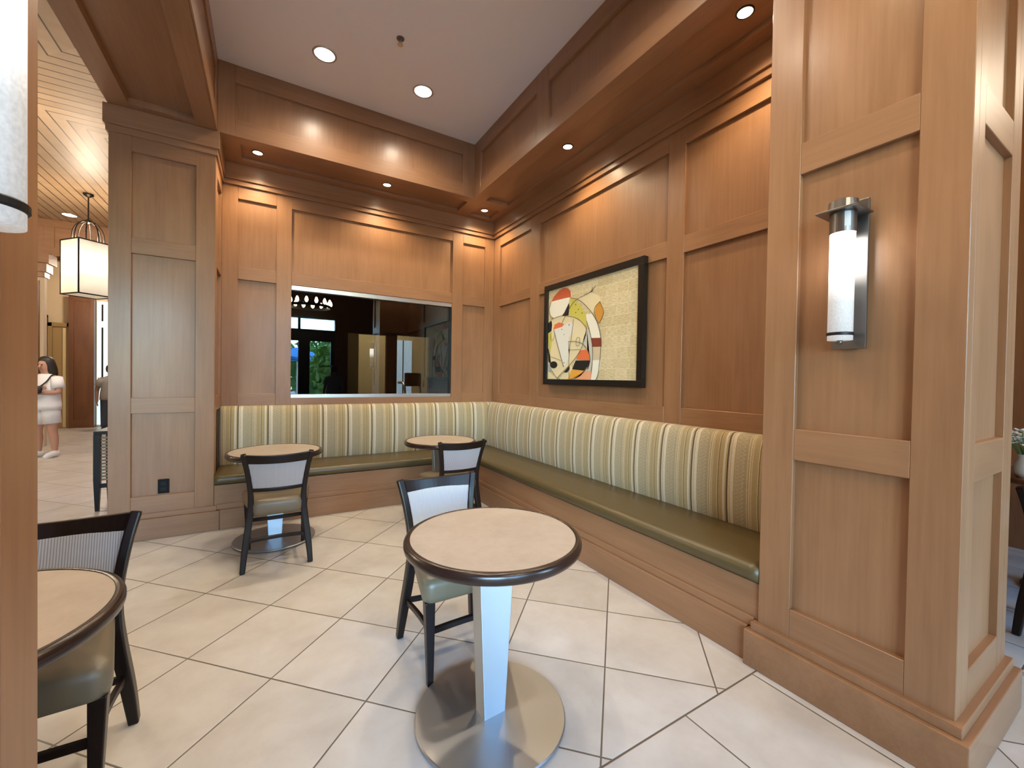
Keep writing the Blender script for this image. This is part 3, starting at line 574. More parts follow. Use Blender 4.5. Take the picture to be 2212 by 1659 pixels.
# ------------------------------------------------------------------ wall sconces
def make_sconce(loc, rz, label):
    """local +x = out of the wall, z = 0 at the bottom of the glass"""
    t = thing('wall_sconce', label, 'wall lamp', loc, rz, 'glass tube wall sconces')
    bm = bmesh.new(); bx(bm, 0, .012, -.056, .056, -.03, .552); obj('back_plate', bm, PEWT, t, .002)
    bm = bmesh.new(); lathe(bm, [(.040, 0), (.040, .415)], 40, (.085, 0, 0)); tube_ = obj('glass_tube', bm, SEED, t, smooth=True)
    bm = bmesh.new(); lathe(bm, [(.0425, .412), (.0425, .505), (.034, .515)], 40, (.085, 0, 0)); cap_ = obj('lamp_cap', bm, PEWT, t, .001)
    bm = bmesh.new(); bx(bm, .008, .150, -.068, .068, .490, .497); obj('shade_flange', bm, PEWT, t, .001)
    bm = bmesh.new(); loft(bm, [[(.085 + .062 * c, .06 * s, z) for c, s in ((1, .6), (.6, 1), (-1, 1), (-1, -1), (.6, -1), (1, -.6))] if False else ring((.085, 0, z), 24, r, r) for r, z in ((.050, .497), (.046, .535), (.036, .540))]); obj('shade_flange', bm, PEWT, t)
    bm = bmesh.new(); lathe(bm, [(.0415, .018), (.0435, .020), (.0435, .028), (.0415, .030)], 40, (.085, 0, 0)); obj('retaining_ring', bm, DARKM, tube_)
    bm = bmesh.new(); lathe(bm, [(.004, -.016), (.010, -.012), (.010, -.002), (.006, .002)], 16, (.085, 0, 0)); obj('finial', bm, PEWT, tube_, smooth=True)
    bm = bmesh.new(); bx(bm, .01, .05, -.012, .012, .45, .47); obj('arm', bm, PEWT, t)
    bm = bmesh.new(); lathe(bm, [(.0426, .43), (.0428, .431), (.0428, .485), (.0426, .486)], 40, (.085, 0, 0))
    for f in list(bm.faces):
        c = f.calc_center_median()
        a = math.atan2(c.y, c.x - .085)
        if not (.5 < a < 1.0): bm.faces.remove(f)
    obj('maker_label', bm, plain('label_paper', (.6, .6, .58), .6), cap_)
    return t
SC = [((-.588, -4.145, 1.505), math.pi, 'lit glass tube sconce on the wide panelled pillar at right'), ((-2.97, -4.132, 1.512), 0, 'lit glass tube sconce cut off at the upper left edge')]
s0 = make_sconce(*SC[0]); dup(s0, SC[1][0], SC[1][1], SC[1][2])
# ------------------------------------------------------------------ recessed lamps
def recessed(name, loc, r, label, cat, group, glow, trim=None):
    t = thing(name, label, cat, loc, 0, group)
    bm = bmesh.new(); n = 32; A = [[bm.verts.new(p) for p in ring((0, 0, z), n, q, q)] for q, z in ((r * 1.18, 0), (r * 1.18, -.004), (r, -.006), (r * .98, .004))]
    for a, b in zip(A, A[1:]):
        for i in range(n): bm.faces.new((a[i], a[(i + 1) % n], b[(i + 1) % n], b[i]))
    obj('trim_ring', bm, trim or STEEL, t, smooth=True)
    bm = bmesh.new(); lathe(bm, [(r * .985, .001), (r * .985, -.003), (r * .5, -.007)], n); obj('bulb', bm, glow, t)
    return t
ZR = ZS + .0335
for i, (x, y, wh) in enumerate(((-2.68, -.30, 'above the left end of the back wall'), (-1.488, -.305, 'above the middle of the back wall'), (-.29, -.27, 'in the small square recess of the soffit corner'), (-.30, -1.928, 'in the right soffit over the painting'), (-.30, -3.515, 'in the right soffit beside the wide pillar'))):
    recessed('soffit_spotlight', (x, y, ZR), .040, 'small warm spotlight ' + wh, 'spotlight', 'soffit spotlights', GLOW, BRONZE)
    lamp('spot_lamp', (x, y, ZS - .012), P_SOFFIT * 1.1, WARM, 'SPOT', 138, .75, .035)
for x, y, wh in ((-1.12, -4.143, 'under the front beam beside the wide pillar'), (-2.45, -4.143, 'under the front beam beside the left pillar')):
    recessed('soffit_spotlight', (x, y, ZR), .040, 'small warm spotlight ' + wh, 'spotlight', 'soffit spotlights', GLOW, BRONZE)
    lamp('spot_lamp', (x, y, ZS - .012), P_SOFFIT * .5, WARM, 'SPOT', 150, .9, .035)
for i, (x, y, wh) in enumerate(((-2.20, -1.11, 'left of the two round ceiling downlights in the white ceiling'), (-1.365, -1.115, 'right of the two round ceiling downlights in the white ceiling'))):
    recessed('ceiling_downlight', (x, y, ZC), .078, wh, 'ceiling light', 'ceiling downlights', GLOWW)
for (x, y) in ((-2.20, -1.11), (-1.365, -1.115), (-2.20, -3.2), (-1.365, -3.2)):
    lamp('down_lamp', (x, y, ZC - .02), P_DOWN, NEUT, 'SPOT', 150, .9, .07)
t = thing('sprinkler', 'small sprinkler head on the white ceiling between the two downlights', 'sprinkler', (-1.71, -1.60, ZC), 0)
bm = bmesh.new(); lathe(bm, [(.030, 0), (.030, -.004), (.012, -.008)], 20); obj('escutcheon', bm, PEWT, t)
bm = bmesh.new(); lathe(bm, [(.008, -.006), (.008, -.035), (.004, -.04)], 12); obj('stem', bm, STEEL, t)
bm = bmesh.new(); lathe(bm, [(.004, -.046), (.022, -.048), (.022, -.050), (.004, -.051)], 14)
for s in (-1, 1): tube(bm, [(s * .008, 0, -.03), (s * .012, 0, -.04), (s * .004, 0, -.048)], .002, 6)
obj('deflector', bm, STEEL, t)
# outlet on the left pillar
t = thing('wall_outlet', 'black duplex wall outlet low on the left panelled pillar', 'outlet', (-3.311, -.543, .409))
bm = bmesh.new(); bx(bm, -.036, .036, -.006, 0, -.058, .058); cv_ = obj('cover_plate', bm, plain('outlet_black', (.008, .008, .010), .6, spec=.15), t, .002)
for z in (-.022, .022):
    bm = bmesh.new(); bx(bm, -.018, .018, -.009, -.006, z - .015, z + .015); obj('socket', bm, plain('outlet_socket', (.015, .015, .018), .5, spec=.15), cv_, .001)
# ------------------------------------------------------------------ lobby on the left
sB('wall_lobby_left', CREAM, (-9.5, -9.4, -8.2, 9.0, 0, ZC), bevel=0)
wf = sB('wall_far', CREAM, (-9.4, 3.6, 8.8, 8.9, 0, ZC), bevel=0)
wd = sB('wall_far_wood', DARKW, (-6.57, -6.14, 8.66, 8.8, 0, 3.09), bevel=.004)
bm = bmesh.new()
for e in ((-6.57, -6.49, 8.645, 8.66, 0, 3.09), (-6.22, -6.14, 8.645, 8.66, 0, 3.09), (-6.49, -6.22, 8.645, 8.66, 2.98, 3.09), (-6.49, -6.22, 8.645, 8.66, 0, .2)): bx(bm, *e)
obj('panel_frame', bm, DARKW, wd)
sB('wall_far_niche', DARKW, (-5.90, -3.0, 8.70, 8.8, 0, ZC), bevel=0)
d1 = sB('door_1', plain('tan_door', (.33, .22, .09), .5), (-6.86, -6.60, 8.74, 8.80, 0, 2.36), bevel=.003)
bm = bmesh.new(); bx(bm, -6.93, -6.86, 8.70, 8.8, 0, 2.45); bx(bm, -6.62, -6.575, 8.70, 8.8, 0, 2.45); bx(bm, -6.93, -6.575, 8.70, 8.8, 2.36, 2.45); obj('door_frame', bm, plain('door_frame_gold', (.30, .20, .08), .5), d1, .003)
bm = bmesh.new(); bx(bm, -6.69, -6.63, 8.72, 8.74, .02, 2.34); obj('door_stile', bm, plain('pale_door_edge', (.62, .50, .27), .5), d1)
bm = bmesh.new(); lathe(bm, [(.02, 0), (.025, .02), (.015, .05)], 14); obj('door_handle', bm, STEEL, d1, loc=(-6.82, 8.70, 1.02))
w2 = sB('window_2', plain('pale_daylit_panel', (.55, .60, .66), .3, emit=(.7, .85, 1), es=.25), (-7.35, -6.97, 8.76, 8.80, .25, 2.55), bevel=0)
bm = bmesh.new(); bx(bm, -7.40, -7.35, 8.72, 8.8, .2, 2.6); bx(bm, -6.99, -6.95, 8.72, 8.8, .2, 2.6); bx(bm, -7.40, -6.95, 8.72, 8.8, 2.55, 2.62); obj('window_frame', bm, DARKM, w2)
w3 = sB('window_3', plain('daylit_side_light', (.6, .7, .75), .3, emit=(.62, .88, 1.0), es=.9), (-6.12, -5.92, 8.76, 8.80, .05, 3.02), bevel=0)
bm = bmesh.new()
for e in ((-6.035, -6.005, .35, 1.0), (-6.035, -6.005, 1.2, 2.4), (-6.035, -6.005, 2.55, 2.95)): bx(bm, e[0], e[1], 8.74, 8.78, e[2], e[3])
obj('window_frame', bm, DARKM, w3)
# arcade beam and pillar between the two halves of the lobby
pl = sB('pillar_4', CREAM, (-6.45, -5.95, 5.5, 5.62, 0, 2.96), bevel=.004)
bm = bmesh.new(); bx(bm, -6.02, -6.0, 5.49, 5.5, .3, 2.9); obj('stile', bm, DARKW, pl)
bm = bmesh.new(); bx(bm, -6.5, -5.93, 5.47, 5.66, 2.96, 3.05); bx(bm, -6.5, -5.90, 5.44, 5.70, 3.05, 3.20); bx(bm, -6.5, -5.86, 5.40, 5.74, 3.20, ZS); obj('capital', bm, WX, pl, .004)
b6 = beam('beam_6', -9.4, -3.0, 5.5, 6.15, 'x')
bm = bmesh.new()
for e in ((-9.4, -3.0, 5.488, 5.5, ZS, 3.50), (-9.4, -3.0, 5.488, 5.5, 3.86, ZC), (-5.95, -5.82, 5.488, 5.5, 3.5, 3.86), (-4.4, -4.27, 5.488, 5.5, 3.5, 3.86)): bx(bm, *e)
obj('fascia_frame', bm, WX, b6, .002, 1)
bm = bmesh.new(); bx(bm, -9.4, -3.0, 5.47, 5.488, ZS - .02, ZS + .06); obj('fascia_frame', bm, WX, b6, .003)
sB('wall_lobby_right', WZ, (-2.95, -2.85, .2, 8.8, 0, ZC), bevel=0)
# pendant lantern
def make_lantern(loc, rz, label):
    t = thing('pendant_lantern', label, 'pendant lamp', loc, rz, 'square lobby lanterns')
    hw, h = .212, .775                     # origin = centre of the top frame
    for k in range(4):
        a = k * math.pi / 2; c, s = math.cos(a), math.sin(a)
        bm = bmesh.new(); bx(bm, -hw, hw, hw - .006, hw, -h, 0); bmesh.ops.rotate(bm, verts=bm.verts, matrix=Matrix.Rotation(a, 3, 'Z')); obj('shade_panel', bm, ALAB, t)
        bm = bmesh.new(); bx(bm, hw - .008, hw + .006, hw - .008, hw + .006, -h - .005, .005); bmesh.ops.rotate(bm, verts=bm.verts, matrix=Matrix.Rotation(a, 3, 'Z')); obj('corner_bar', bm, BRONZE, t)
    for z in (.004, -h - .004):
        bm = bmesh.new()
        for a in range(4):
            b2 = bmesh.new(); bx(b2, -hw - .006, hw + .006, hw - .006, hw + .008, z - .008, z + .008); bmesh.ops.rotate(b2, verts=b2.verts, matrix=Matrix.Rotation(a * math.pi / 2, 3, 'Z'))
            me = bpy.data.meshes.new('t'); b2.to_mesh(me); b2.free(); bm.from_mesh(me); bpy.data.meshes.remove(me)
        obj('shade_frame', bm, BRONZE, t)
    bm = bmesh.new(); bx(bm, -hw + .01, hw - .01, -hw + .01, hw - .01, -h - .001, -h + .004); obj('bottom_diffuser', bm, ALAB, t)
    for k in range(8):
        a = k * math.pi / 4 + .2; c, s = math.cos(a), math.sin(a)
        bm = bmesh.new(); tube(bm, curve([(0.02 * c, .02 * s, .33), (.10 * c, .10 * s, .29), (.16 * c, .16 * s, .18), (.175 * c, .175 * s, .0)], 6), .008, 7); obj('arm', bm, BRONZE, t, smooth=True)
    top = ZC - loc[2]
    bm = bmesh.new(); tube(bm, [(0, 0, .30), (0, 0, top - .02)], .009, 8); obj('rod', bm, BRONZE, t)
    bm = bmesh.new(); lathe(bm, [(.015, .29), (.04, .31), (.04, .34), (.015, .36)], 16); obj('hub', bm, BRONZE, t)
    bm = bmesh.new(); lathe(bm, [(.06, top), (.06, top - .02), (.02, top - .05)], 20); obj('canopy', bm, BRONZE, t)
    lamp('lantern_up', (loc[0], loc[1], loc[2] + .03), P_LANTERN * .5, NEUT, 'POINT', rad=.08)
    lamp('lantern_down', (loc[0], loc[1], loc[2] - h - .05), P_LANTERN * .4, NEUT, 'SPOT', 150, .8, .1)
    return t
ln = make_lantern((-4.905, 3.70, 3.245), math.radians(41), 'glowing square pendant lantern hanging in the lobby beside the left pillar')
lamp('dining_lamp_and_fill', (-.20, -4.93, ZC - .02), 150, WARM, 'SPOT', 36, .9, .06)
recessed('ceiling_downlight', (-.20, -4.93, ZC), .078, 'round downlight in the dining ceiling close to the wide pillar', 'ceiling light', None, GLOWW)
lamp('dining_lamp_and_fill', (1.5, -5.3, 3.3), 40, NEUT, 'POINT', rad=.2)  # fill light without a fixture, added because the dining side was too dark
lamp('lobby_fill', (-5.3, .9, 3.2), P_LANTERN, NEUT, 'POINT', rad=.2)  # three unseen point lights without fixtures, added to brighten the lobby
lamp('lobby_fill', (-5.2, 7.2, 3.2), P_LANTERN * 1.2, NEUT, 'POINT', rad=.2)
lamp('lobby_fill', (-7.4, 2.2, 3.2), P_LANTERN, NEUT, 'POINT', rad=.2)
recessed('ceiling_downlight', (-5.497, 5.03, ZC), .09, 'round downlight in the wooden lobby ceiling above the lantern', 'ceiling light', None, GLOWW)
# slatted console table half hidden behind the left pillar
t = thing('console_table', 'dark slatted console table standing half behind the left pillar', 'table', (-3.66, .70, 0))
bm = bmesh.new(); bx(bm, -.345, .30, -.20, .20, .735, .766); obj('tabletop', bm, ESP, t, .004)
for sx, sy in ((-.32, -.18), (-.32, .18), (.28, -.18), (.28, .18)):
    bm = bmesh.new(); loft(bm, [[(sx - a, sy - a, z), (sx + a, sy - a, z), (sx + a, sy + a, z), (sx - a, sy + a, z)] for a, z in ((.014, 0), (.024, .3), (.024, .735))]); obj('leg', bm, ESP, t)
bm = bmesh.new(); bx(bm, -.30, .26, -.19, -.165, .22, .26); obj('rail', bm, ESP, t)
bm = bmesh.new()
for k in range(14): bx(bm, -.30, .26, -.185, -.17, .29 + k * .031, .29 + k * .031 + .016)
obj('slats', bm, wood('slat_wood', 0, (.20, .12, .06), (.33, .22, .12), .4), t)
# ------------------------------------------------------------------ people
SKIN = plain('skin', (.50, .27, .185), .55); SKIN2 = plain('skin_deep', (.22, .115, .075), .55)
HAIR = plain('dark_hair', (.018, .011, .008), .5)
def person(loc, rz, label, top, bottom, shoes, skin, H=1.56, arms='crossed', long_hair=True, bag=True):
    k = H / 1.56
    t = thing('person', label, 'person', loc, rz)
    J = []; E = []; Rr = []
    def j(p, r, par=None):
        J.append(tuple(a * k for a in p)); Rr.append((r[0] * k, r[1] * k) if isinstance(r, tuple) else (r * k, r * k))
        if par is not None: E.append((par, len(J) - 1))
        return len(J) - 1
    pel = j((0, 0, .80), (.15, .12)); bel = j((0, .005, .95), (.135, .115), pel); ch_ = j((0, 0, 1.12), (.15, .105), bel); nb = j((0, -.01, 1.255), (.075, .06), ch_)
    nk = j((0, 0, 1.31), .048, nb); jw = j((0, .018, 1.37), (.062, .068), nk); hd = j((0, .012, 1.44), (.074, .085), jw); j((0, .005, 1.51), (.060, .068), hd)
    for s in (-1, 1):
        hp = j((s * .085, 0, .73), (.098, .105), pel); th = j((s * .095, .005, .58), (.082, .088), hp); kn = j((s * .10, .008, .41), .056, th); cf = j((s * .105, -.015, .28), .056, kn); an = j((s * .108, -.02, .09), .034, cf); ft_ = j((s * .115, .05, .035), (.036, .028), an); j((s * .125, .13, .025), (.036, .02), ft_)
        sh = j((s * .155, -.005, 1.215), .056, ch_)
        if arms == 'crossed': el = j((s * .215, .045, 1.00), .043, sh); wr_ = j((s * -.005, .19, 1.03 + s * .03), .030, el); hnd = j((s * -.06, .185, 1.045 + s * .03), (.034, .018), wr_); dx = -s
        else: el = j((s * .225, -.02, .98), .043, sh); wr_ = j((s * .235, .06, .76), .029, el); hnd = j((s * .235, .085, .69), (.018, .034), wr_); dx = 0
        for f in range(5):
            ln_ = (.045, .07, .075, .068, .052)[f]
            if arms == 'crossed':
                b0 = (s * -.075 + dx * .01, .18 + (.012 if f == 0 else 0), 1.045 + s * .03 + (f - 2) * .016)
                a_ = j(b0, .0095, hnd); b_ = j((b0[0] + dx * ln_ * .55, b0[1] + .004, b0[2] + (.015 if f == 0 else 0)), .009, a_); j((b0[0] + dx * ln_, b0[1] - .012, b0[2] + (.022 if f == 0 else 0)), .008, b_)
            else:
                b0 = (s * .235, .085 + (f - 2) * .016, .665 if f else .69)
                a_ = j(b0, .0095, hnd); b_ = j((b0[0] - s * .004, b0[1] + (.012 if f == 0 else .004), b0[2] - ln_ * .55), .009, a_); j((b0[0] - s * .014, b0[1] + .008, b0[2] - ln_), .008, b_)
    me = bpy.data.meshes.new('body'); me.from_pydata(J, E, []); o = bpy.data.objects.new('body', me); C.objects.link(o); o.parent = t
    md = o.modifiers.new('skin', 'SKIN'); md.use_smooth_shade = True
    sv = me.skin_vertices[0].data
    for i, r in enumerate(Rr): sv[i].radius = r; sv[i].use_root = (i == 0)
    sb = o.modifiers.new('soft', 'SUBSURF'); sb.levels = 1; sb.render_levels = 2
    me.materials.append(skin)
    S = lambda c, rx, ry, n=20: ring(tuple(a * k for a in c), n, rx * k, ry * k)
    bm = bmesh.new(); loft(bm, [S((0, .004, .735), .192, .150), S((0, .005, .80), .190, .152), S((0, .005, .90), .18, .15), S((0, .005, 1.0), .168, .14), S((0, 0, 1.12), .182, .13), S((0, -.005, 1.20), .175, .11), S((0, -.01, 1.255), .13, .085), S((0, -.008, 1.285), .075, .065)]); obj('shirt', bm, top, t, smooth=True)
    for s in (-1, 1):
        ex = (s * .215, .045, 1.00) if arms == 'crossed' else (s * .225, -.02, .98)
        sh = Vector((s * .135, -.005, 1.225)); q = sh.lerp(Vector(ex), .72)
        bm = bmesh.new(); tube(bm, [sh * k, (sh.lerp(q, .5)) * k, q * k], [.078 * k, .079 * k, .077 * k], 14); obj('sleeve', bm, top, t, smooth=True)
        hem = .52 if bottom[1] == 'shorts' else .10
        bm = bmesh.new(); tube(bm, [Vector((s * .060, 0, .86)) * k, Vector((s * .070, .003, .73)) * k, Vector((s * .098, .004, hem)) * k], [.102 * k, .108 * k, (.100 if hem > .3 else .07) * k], 18); obj('trouser_leg', bm, bottom[0], t, smooth=True)
        bm = bmesh.new(); loft(bm, [[(p[0] * k, p[1] * k, p[2] * k) for p in ring((s * .108 + s * .017 * q_, y, z), 14, rx, rz_, 1)] for q_, y, z, rx, rz_ in ((0, -.075, .045, .025, .035), (0, -.05, .055, .045, .052), (.2, 0, .055, .048, .053), (.5, .06, .042, .05, .040), (.8, .12, .032, .048, .031), (1, .17, .026, .028, .022))]); obj('shoe', bm, shoes, t, smooth=True)
    bm = bmesh.new()
    if long_hair: rr = [((0, -.06, 1.17), .085, .035), ((0, -.055, 1.28), .115, .066), ((0, -.040, 1.37), .114, .086), ((0, -.022, 1.45), .098, .092), ((0, -.012, 1.51), .085, .085), ((0, -.008, 1.548), .052, .055), ((0, -.006, 1.56), .02, .02)]
    else: rr = [((0, -.035, 1.38), .070, .058), ((0, -.022, 1.45), .084, .085), ((0, -.010, 1.51), .078, .082), ((0, -.006, 1.545), .05, .055), ((0, -.006, 1.556), .02, .02)]
    loft(bm, [S(*a) for a in rr]); obj('hair', bm, HAIR, t, smooth=True)
    for s in (-1, 1):
        bm = bmesh.new(); lathe(bm, [(.001, -.009), (.009, -.004), (.009, .004), (.001, .009)], 10, (s * .028 * k, .090 * k, 1.425 * k)); obj('eye', bm, HAIR, o, smooth=True)
    bm = bmesh.new(); loft(bm, [S((0, .098, 1.382), .014, .012, 8), S((0, .098, 1.40), .011, .012, 8), S((0, .090, 1.43), .006, .008, 8)]); obj('nose', bm, skin, o, smooth=True)
    bm = bmesh.new(); loft(bm, [S((0, .082, 1.350), .010, .006, 8), S((0, .086, 1.356), .022, .007, 8), S((0, .082, 1.362), .010, .006, 8)]); obj('mouth', bm, plain('lips', (.35, .09, .07), .5), o, smooth=True)
    if bag:
        bm = bmesh.new(); loft(bm, [[(x, y, z) for x, y, z in ring((0, .235, z_), 20, rx, .045)] for z_, rx in ((.985, .10), (1.0, .135), (1.06, .15), (1.10, .14), (1.105, .11))]); bag_ = obj('bag', bm, plain('black_bag', (.012, .010, .012), .5), t, smooth=True)
        for s in (-1, 1):
            bm = bmesh.new(); tube(bm, curve([(s * .11, .225, 1.09), (s * .125, .135, 1.17), (s * .115, .03, 1.27), (s * .09, -.07, 1.24)], 5), .010, 6); obj('bag_strap', bm, plain('black_bag', (.012, .010, .012), .5), bag_)
    return t
person((-5.53, 4.26, 0), math.radians(158), 'person in white shirt and shorts with arms folded in the lobby', WHITE, (WHITE, 'shorts'), plain('white_shoe', (.8, .8, .78), .6), SKIN)
person((-5.63, 7.75, 0), math.radians(200), 'person in grey top at the far end of the lobby', plain('grey_knit', (.30, .28, .27), .9), (plain('blue_jeans', (.05, .06, .09), .8), 'long'), plain('dark_shoe', (.02, .02, .02), .5), SKIN2, 1.50, 'down', False, False)
# ------------------------------------------------------------------ dining side beyond the right pillar
sB('wall_dining', wood('red_wall_wood', 2, (.24, .095, .035), (.36, .16, .065)), (2.75, 2.85, -8.2, .2, 0, ZC), bevel=0)
sB('wall_dining_end', WZ, (.12, 2.75, -.2, -.1, 0, ZC), bevel=0)
t = thing('dining_table', 'small dark table with white flowers beyond the right pillar', 'table', (1.87, -4.50, 0))
bm = bmesh.new(); lathe(bm, [(.05, .715), (.42, .715), (.43, .725), (.43, .745), (.42, .752), (.05, .752)], 48); obj('tabletop', bm, DARKW, t)
bm = bmesh.new(); lathe(bm, [(.25, 0), (.25, .015), (.05, .04), (.04, .68), (.12, .715)], 32); obj('pedestal', bm, DARKM, t)
t = thing('flower_vase', 'white flowers in a small vase cut off at the right edge', 'flowers', (1.60, -4.292, .752))
bm = bmesh.new(); lathe(bm, [(.035, 0), (.05, .03), (.05, .08), (.03, .13), (.034, .15), (.030, .15), (.026, .13), (.02, .03)], 24); obj('vase', bm, plain('vase_white', (.7, .7, .68), .25), t, smooth=True)
PET = plain('petal_white', (.85, .85, .78), .7); LEAF = plain('leaf_green', (.10, .20, .05), .6)
for k in range(30):
    a = k * 2.399; q = .02 + .085 * math.sqrt(k / 30); x, y, z = q * math.cos(a), q * math.sin(a), .23 + .11 * random.random() - q * .4
    bm = bmesh.new(); tube(bm, curve([(0, 0, .06), (x * .4, y * .4, .17), (x, y, z)], 4), .0022, 5); st_ = obj('stem', bm, LEAF, t)
    bm = bmesh.new()
    for p in range(6):
        b = p * math.pi / 3; c, s = math.cos(b), math.sin(b)
        vs = [bm.verts.new((x + c * r_ - s * w_, y + s * r_ + c * w_, z + h_)) for r_, w_, h_ in ((.003, 0, 0), (.022, -.014, .008), (.040, 0, .018), (.022, .014, .008))]; bm.faces.new(vs)
    md = obj('blossom', bm, PET, st_).modifiers.new('thick', 'SOLIDIFY'); md.thickness = .002
# ------------------------------------------------------------------ room behind the dark window
sB('wall_gym_left', TANP, (-2.85, -2.80, .16, 6.0, 0, 3.2), bevel=0)
sB('wall_gym_right', TANP, (2.6, 2.7, .16, 6.0, 0, 3.2), bevel=0)
sB('wall_gym_far', TANP, (-2.85, 2.7, 5.6, 5.7, 0, 3.2), bevel=0)
sB('ceiling_gym', DARKM, (-2.85, 2.7, .16, 6.0, 3.2, 3.25), bevel=0)
PART = plain('dark_partition', (.03, .035, .04), .5)
bm = bmesh.new()
for e in ((-2.8, -1.166, 0, 3.2), (-.665, -.47, 0, 3.2), (.165, 2.6, 0, 3.2), (-1.166, -.665, 2.10, 3.2), (-.47, .165, 2.12, 3.2)): bx(bm, e[0], e[1], 3.0, 3.1, e[2], e[3])
struct('wall_gym_partition', bm, PART)
d = sB('door_2', plain('gym_door', (.20, .13, .05), .5), (-.02, .14, 5.52, 5.6, 0, 2.3), bevel=.003)
w4 = sB('window_4', plain('gym_daylight', (.5, .6, .65), .3, emit=(.55, .80, .95), es=2.6), (.20, .60, 5.56, 5.6, .3, 2.25), bevel=0)
bm = bmesh.new(); bx(bm, .36, .38, 5.54, 5.6, .3, 2.25); obj('window_frame', bm, DARKM, w4)
l_ = area('gym_lamp', (-.4, 4.3, 3.1), 1.6, (-.4, 4.5, 0), 230, NEUT)
t = thing('exercise_machine', 'dark exercise machine seen through the window in the room behind', 'exercise machine', (.10, 4.6, 0), .3)
bm = bmesh.new(); bx(bm, -.22, .22, -.5, .7, .0, .2); obj('base', bm, DARKM, t, .02)
for s in (-1, 1):
    bm = bmesh.new(); tube(bm, curve([(s * .2, -.35, .18), (s * .21, -.42, .7), (s * .2, -.36, 1.15), (s * .17, -.1, 1.2)], 5), .03, 8); obj('upright', bm, STEEL, t, smooth=True)
bm = bmesh.new(); bx(bm, -.2, .2, -.45, -.36, 1.12, 1.42); obj('console', bm, BLACK, t, .02)
# ------------------------------------------------------------------ rear wall with glazed doors (mirrored in the window)
RW = plain('rear_dark_frame', (.012, .014, .018), .5)
bm = bmesh.new()
for e in ((-9.4, -5.6, 0, ZC), (-5.6, -3.0, 0, .45), (-5.6, -3.0, 3.0, ZC), (-3.0, -2.75, 0, ZC), (-2.75, -.9, 2.95, ZC), (-.9, -.55, 0, ZC), (-.55, .45, 2.6, ZC), (.45, .6, 0, ZC), (2.0, 2.7, 0, ZC), (.6, 2.0, 0, .4), (.6, 2.0, 3.0, ZC)): bx(bm, e[0], e[1], -8.2, -8.0, e[2], e[3])
struct('wall_rear', bm, wood('rear_wall_wood', 2, (.07, .03, .014), (.12, .055, .025)))
sB('wall_rear_tan', TANP, (-.55, .45, -8.1, -8.02, 0, 2.6), bevel=0)
d3 = struct('door_3', (lambda b: ([bx(b, *e) for e in ((-2.75, -2.63, -8.12, -8.02, 0, 2.3), (-1.85, -1.56, -8.12, -8.02, 0, 2.3), (-1.01, -.9, -8.12, -8.02, 0, 2.3), (-2.75, -.9, -8.12, -8.02, 2.3, 2.63), (-2.75, -.9, -8.12, -8.02, 0, .22), (-1.86, -1.80, -8.12, -8.02, 2.63, 2.95))], b)[1])(bmesh.new()), RW)
for x0, x1, z0, z1 in ((-2.63, -1.85, .22, 2.3), (-1.56, -1.01, .22, 2.3), (-2.75, -.9, 2.63, 2.95)):
    bm = bmesh.new(); bx(bm, x0, x1, -8.075, -8.07, z0, z1); obj('pane', bm, CLEAR, d3)
for k, (x0, x1, z0, z1) in enumerate(((-5.6, -3.0, .45, 3.0), (.6, 2.0, .4, 3.0))):
    bm = bmesh.new(); bx(bm, x0, x1, -8.075, -8.07, z0, z1); wv = struct('window_%d' % (5 + k), bm, CLEAR)
    bm = bmesh.new()
    for q in range(4): xx = x0 + (x1 - x0) * q / 3; bx(bm, max(x0, xx - .04), min(x1, xx + .04), -8.12, -8.03, z0, z1)
    bx(bm, x0, x1, -8.12, -8.03, z0 + 1.6, z0 + 1.66); obj('window_frame', bm, RW, wv)
# chandelier reflected in the window
t = thing('ring_chandelier', 'dark ring chandelier with candle bulbs mirrored in the window glass', 'chandelier', (-1.73, -6.0, 2.97))
bm = bmesh.new(); n = 48; A = [[bm.verts.new(p) for p in ring((0, 0, z), n, q, q)] for q, z in ((.45, -.03), (.47, -.03), (.47, .03), (.45, .03))]; A.append(A[0])
for a, b in zip(A, A[1:]):
    for i in range(n): bm.faces.new((a[i], a[(i + 1) % n], b[(i + 1) % n], b[i]))
ring_ = obj('ring', bm, BRONZE, t)
BULB = plain('candle_bulb', (1, 1, 1), .4, emit=(1, .85, .55), es=90)
for k in range(14):
    a = k * 2 * math.pi / 14; c, s = .46 * math.cos(a), .46 * math.sin(a)
    bm = bmesh.new(); lathe(bm, [(.010, .03), (.034, .06), (.040, .10), (.014, .17)], 10, (c, s, 0)); obj('candle_bulb', bm, BULB, ring_, smooth=True)
for k in range(3):
    a = k * 2.094; bm = bmesh.new(); tube(bm, [(.46 * math.cos(a), .46 * math.sin(a), 0), (0, 0, .9)], .006, 6); obj('chain', bm, BRONZE, t)
bm = bmesh.new(); tube(bm, [(0, 0, .88), (0, 0, ZC - 2.97)], .01, 8); obj('rod', bm, BRONZE, t)
person((-1.03, -7.2, 0), math.radians(170), 'person in dark clothes mirrored in the window beside the glass door', plain('dark_coat', (.09, .11, .16), .8), (plain('blue_jeans', (.05, .06, .09), .8), 'long'), plain('dark_shoe', (.02, .02, .02), .5), SKIN2, 1.62, 'down', False, False)
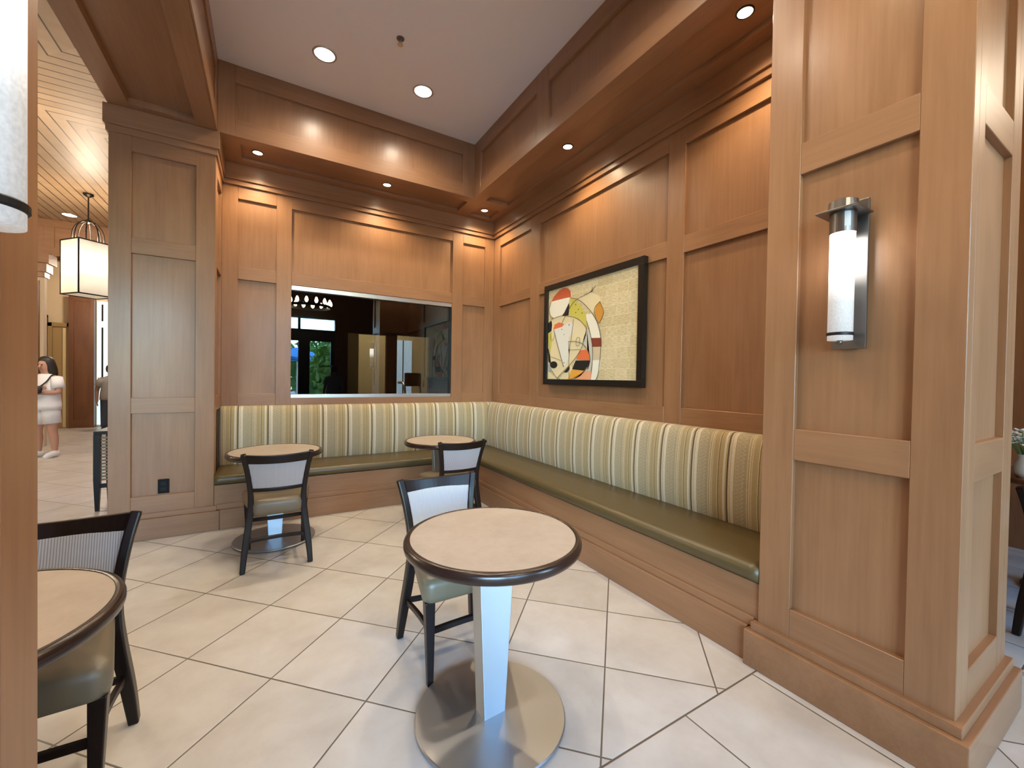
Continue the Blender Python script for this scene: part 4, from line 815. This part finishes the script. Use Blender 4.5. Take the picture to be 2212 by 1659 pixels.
# ------------------------------------------------------------------ outdoors behind the glass doors
bm = bmesh.new(); bx(bm, -30, 26, -40, -8.2, -.12, -.05); struct('terrace_ground', bm, plain('terrace_stone', (.42, .42, .40), .8))
GRN = plain('shrub_leaf', (.10, .26, .05), .6); GRN2 = plain('shrub_leaf_light', (.24, .40, .06), .6); BRK = plain('bark', (.06, .04, .03), .9)
def shrub(loc, r, h, label, mat):
    t = thing('shrub', label, 'shrub', loc, 0, 'green shrubs on the terrace')
    bm = bmesh.new()
    for k in range(1500):
        d_ = Vector((random.gauss(0, 1), random.gauss(0, 1), random.gauss(0, 1))).normalized() * (random.random() ** .33)
        p = Vector((d_.x * r, d_.y * r, h * .55 + d_.z * h * .45)); a = Vector((random.uniform(-1, 1), random.uniform(-1, 1), random.uniform(-1, 1))).normalized(); b = a.orthogonal().normalized(); w = .12 + .12 * random.random()
        bm.faces.new([bm.verts.new(p + a * w), bm.verts.new(p + b * w * .45), bm.verts.new(p - a * w), bm.verts.new(p - b * w * .45)])
    o = obj('foliage', bm, mat, t)
    bm = bmesh.new(); tube(bm, [(0, 0, 0), (0, 0, h * .5)], .05, 8); obj('trunk', bm, BRK, t)
shrub((-.25, -11.6, -.05), 1.0, 2.7, 'leafy yellow-green shrub outside the glass door, mirrored in the window', GRN2)
shrub((-4.6, -17.5, -.05), 1.6, 3.0, 'tall dark green shrub far outside the door', GRN)
shrub((-.6, -17.0, -.05), 1.7, 3.1, 'tall dark green shrub behind the blue umbrella', GRN)
def parasol(loc, label):
    t = thing('patio_umbrella', label, 'umbrella', loc, 0, 'blue patio umbrellas')
    bm = bmesh.new(); n = 8; lathe(bm, [(1.25, 2.0), (.7, 2.28), (.03, 2.5), (.03, 2.47), (.7, 2.25), (1.24, 1.97)], n); obj('canopy', bm, plain('umbrella_blue', (.07, .30, .62), .7), t)
    bm = bmesh.new(); tube(bm, [(0, 0, 0), (0, 0, 2.47)], .025, 10); obj('pole', bm, STEEL, t)
    bm = bmesh.new(); lathe(bm, [(.28, 0), (.28, .06), (.05, .09)], 24); obj('base', bm, DARKM, t)
parasol((-2.9, -11.4, -.05), 'open blue patio umbrella outside the glass door, nearer one'); parasol((-1.55, -14.0, -.05), 'open blue patio umbrella farther out on the terrace')
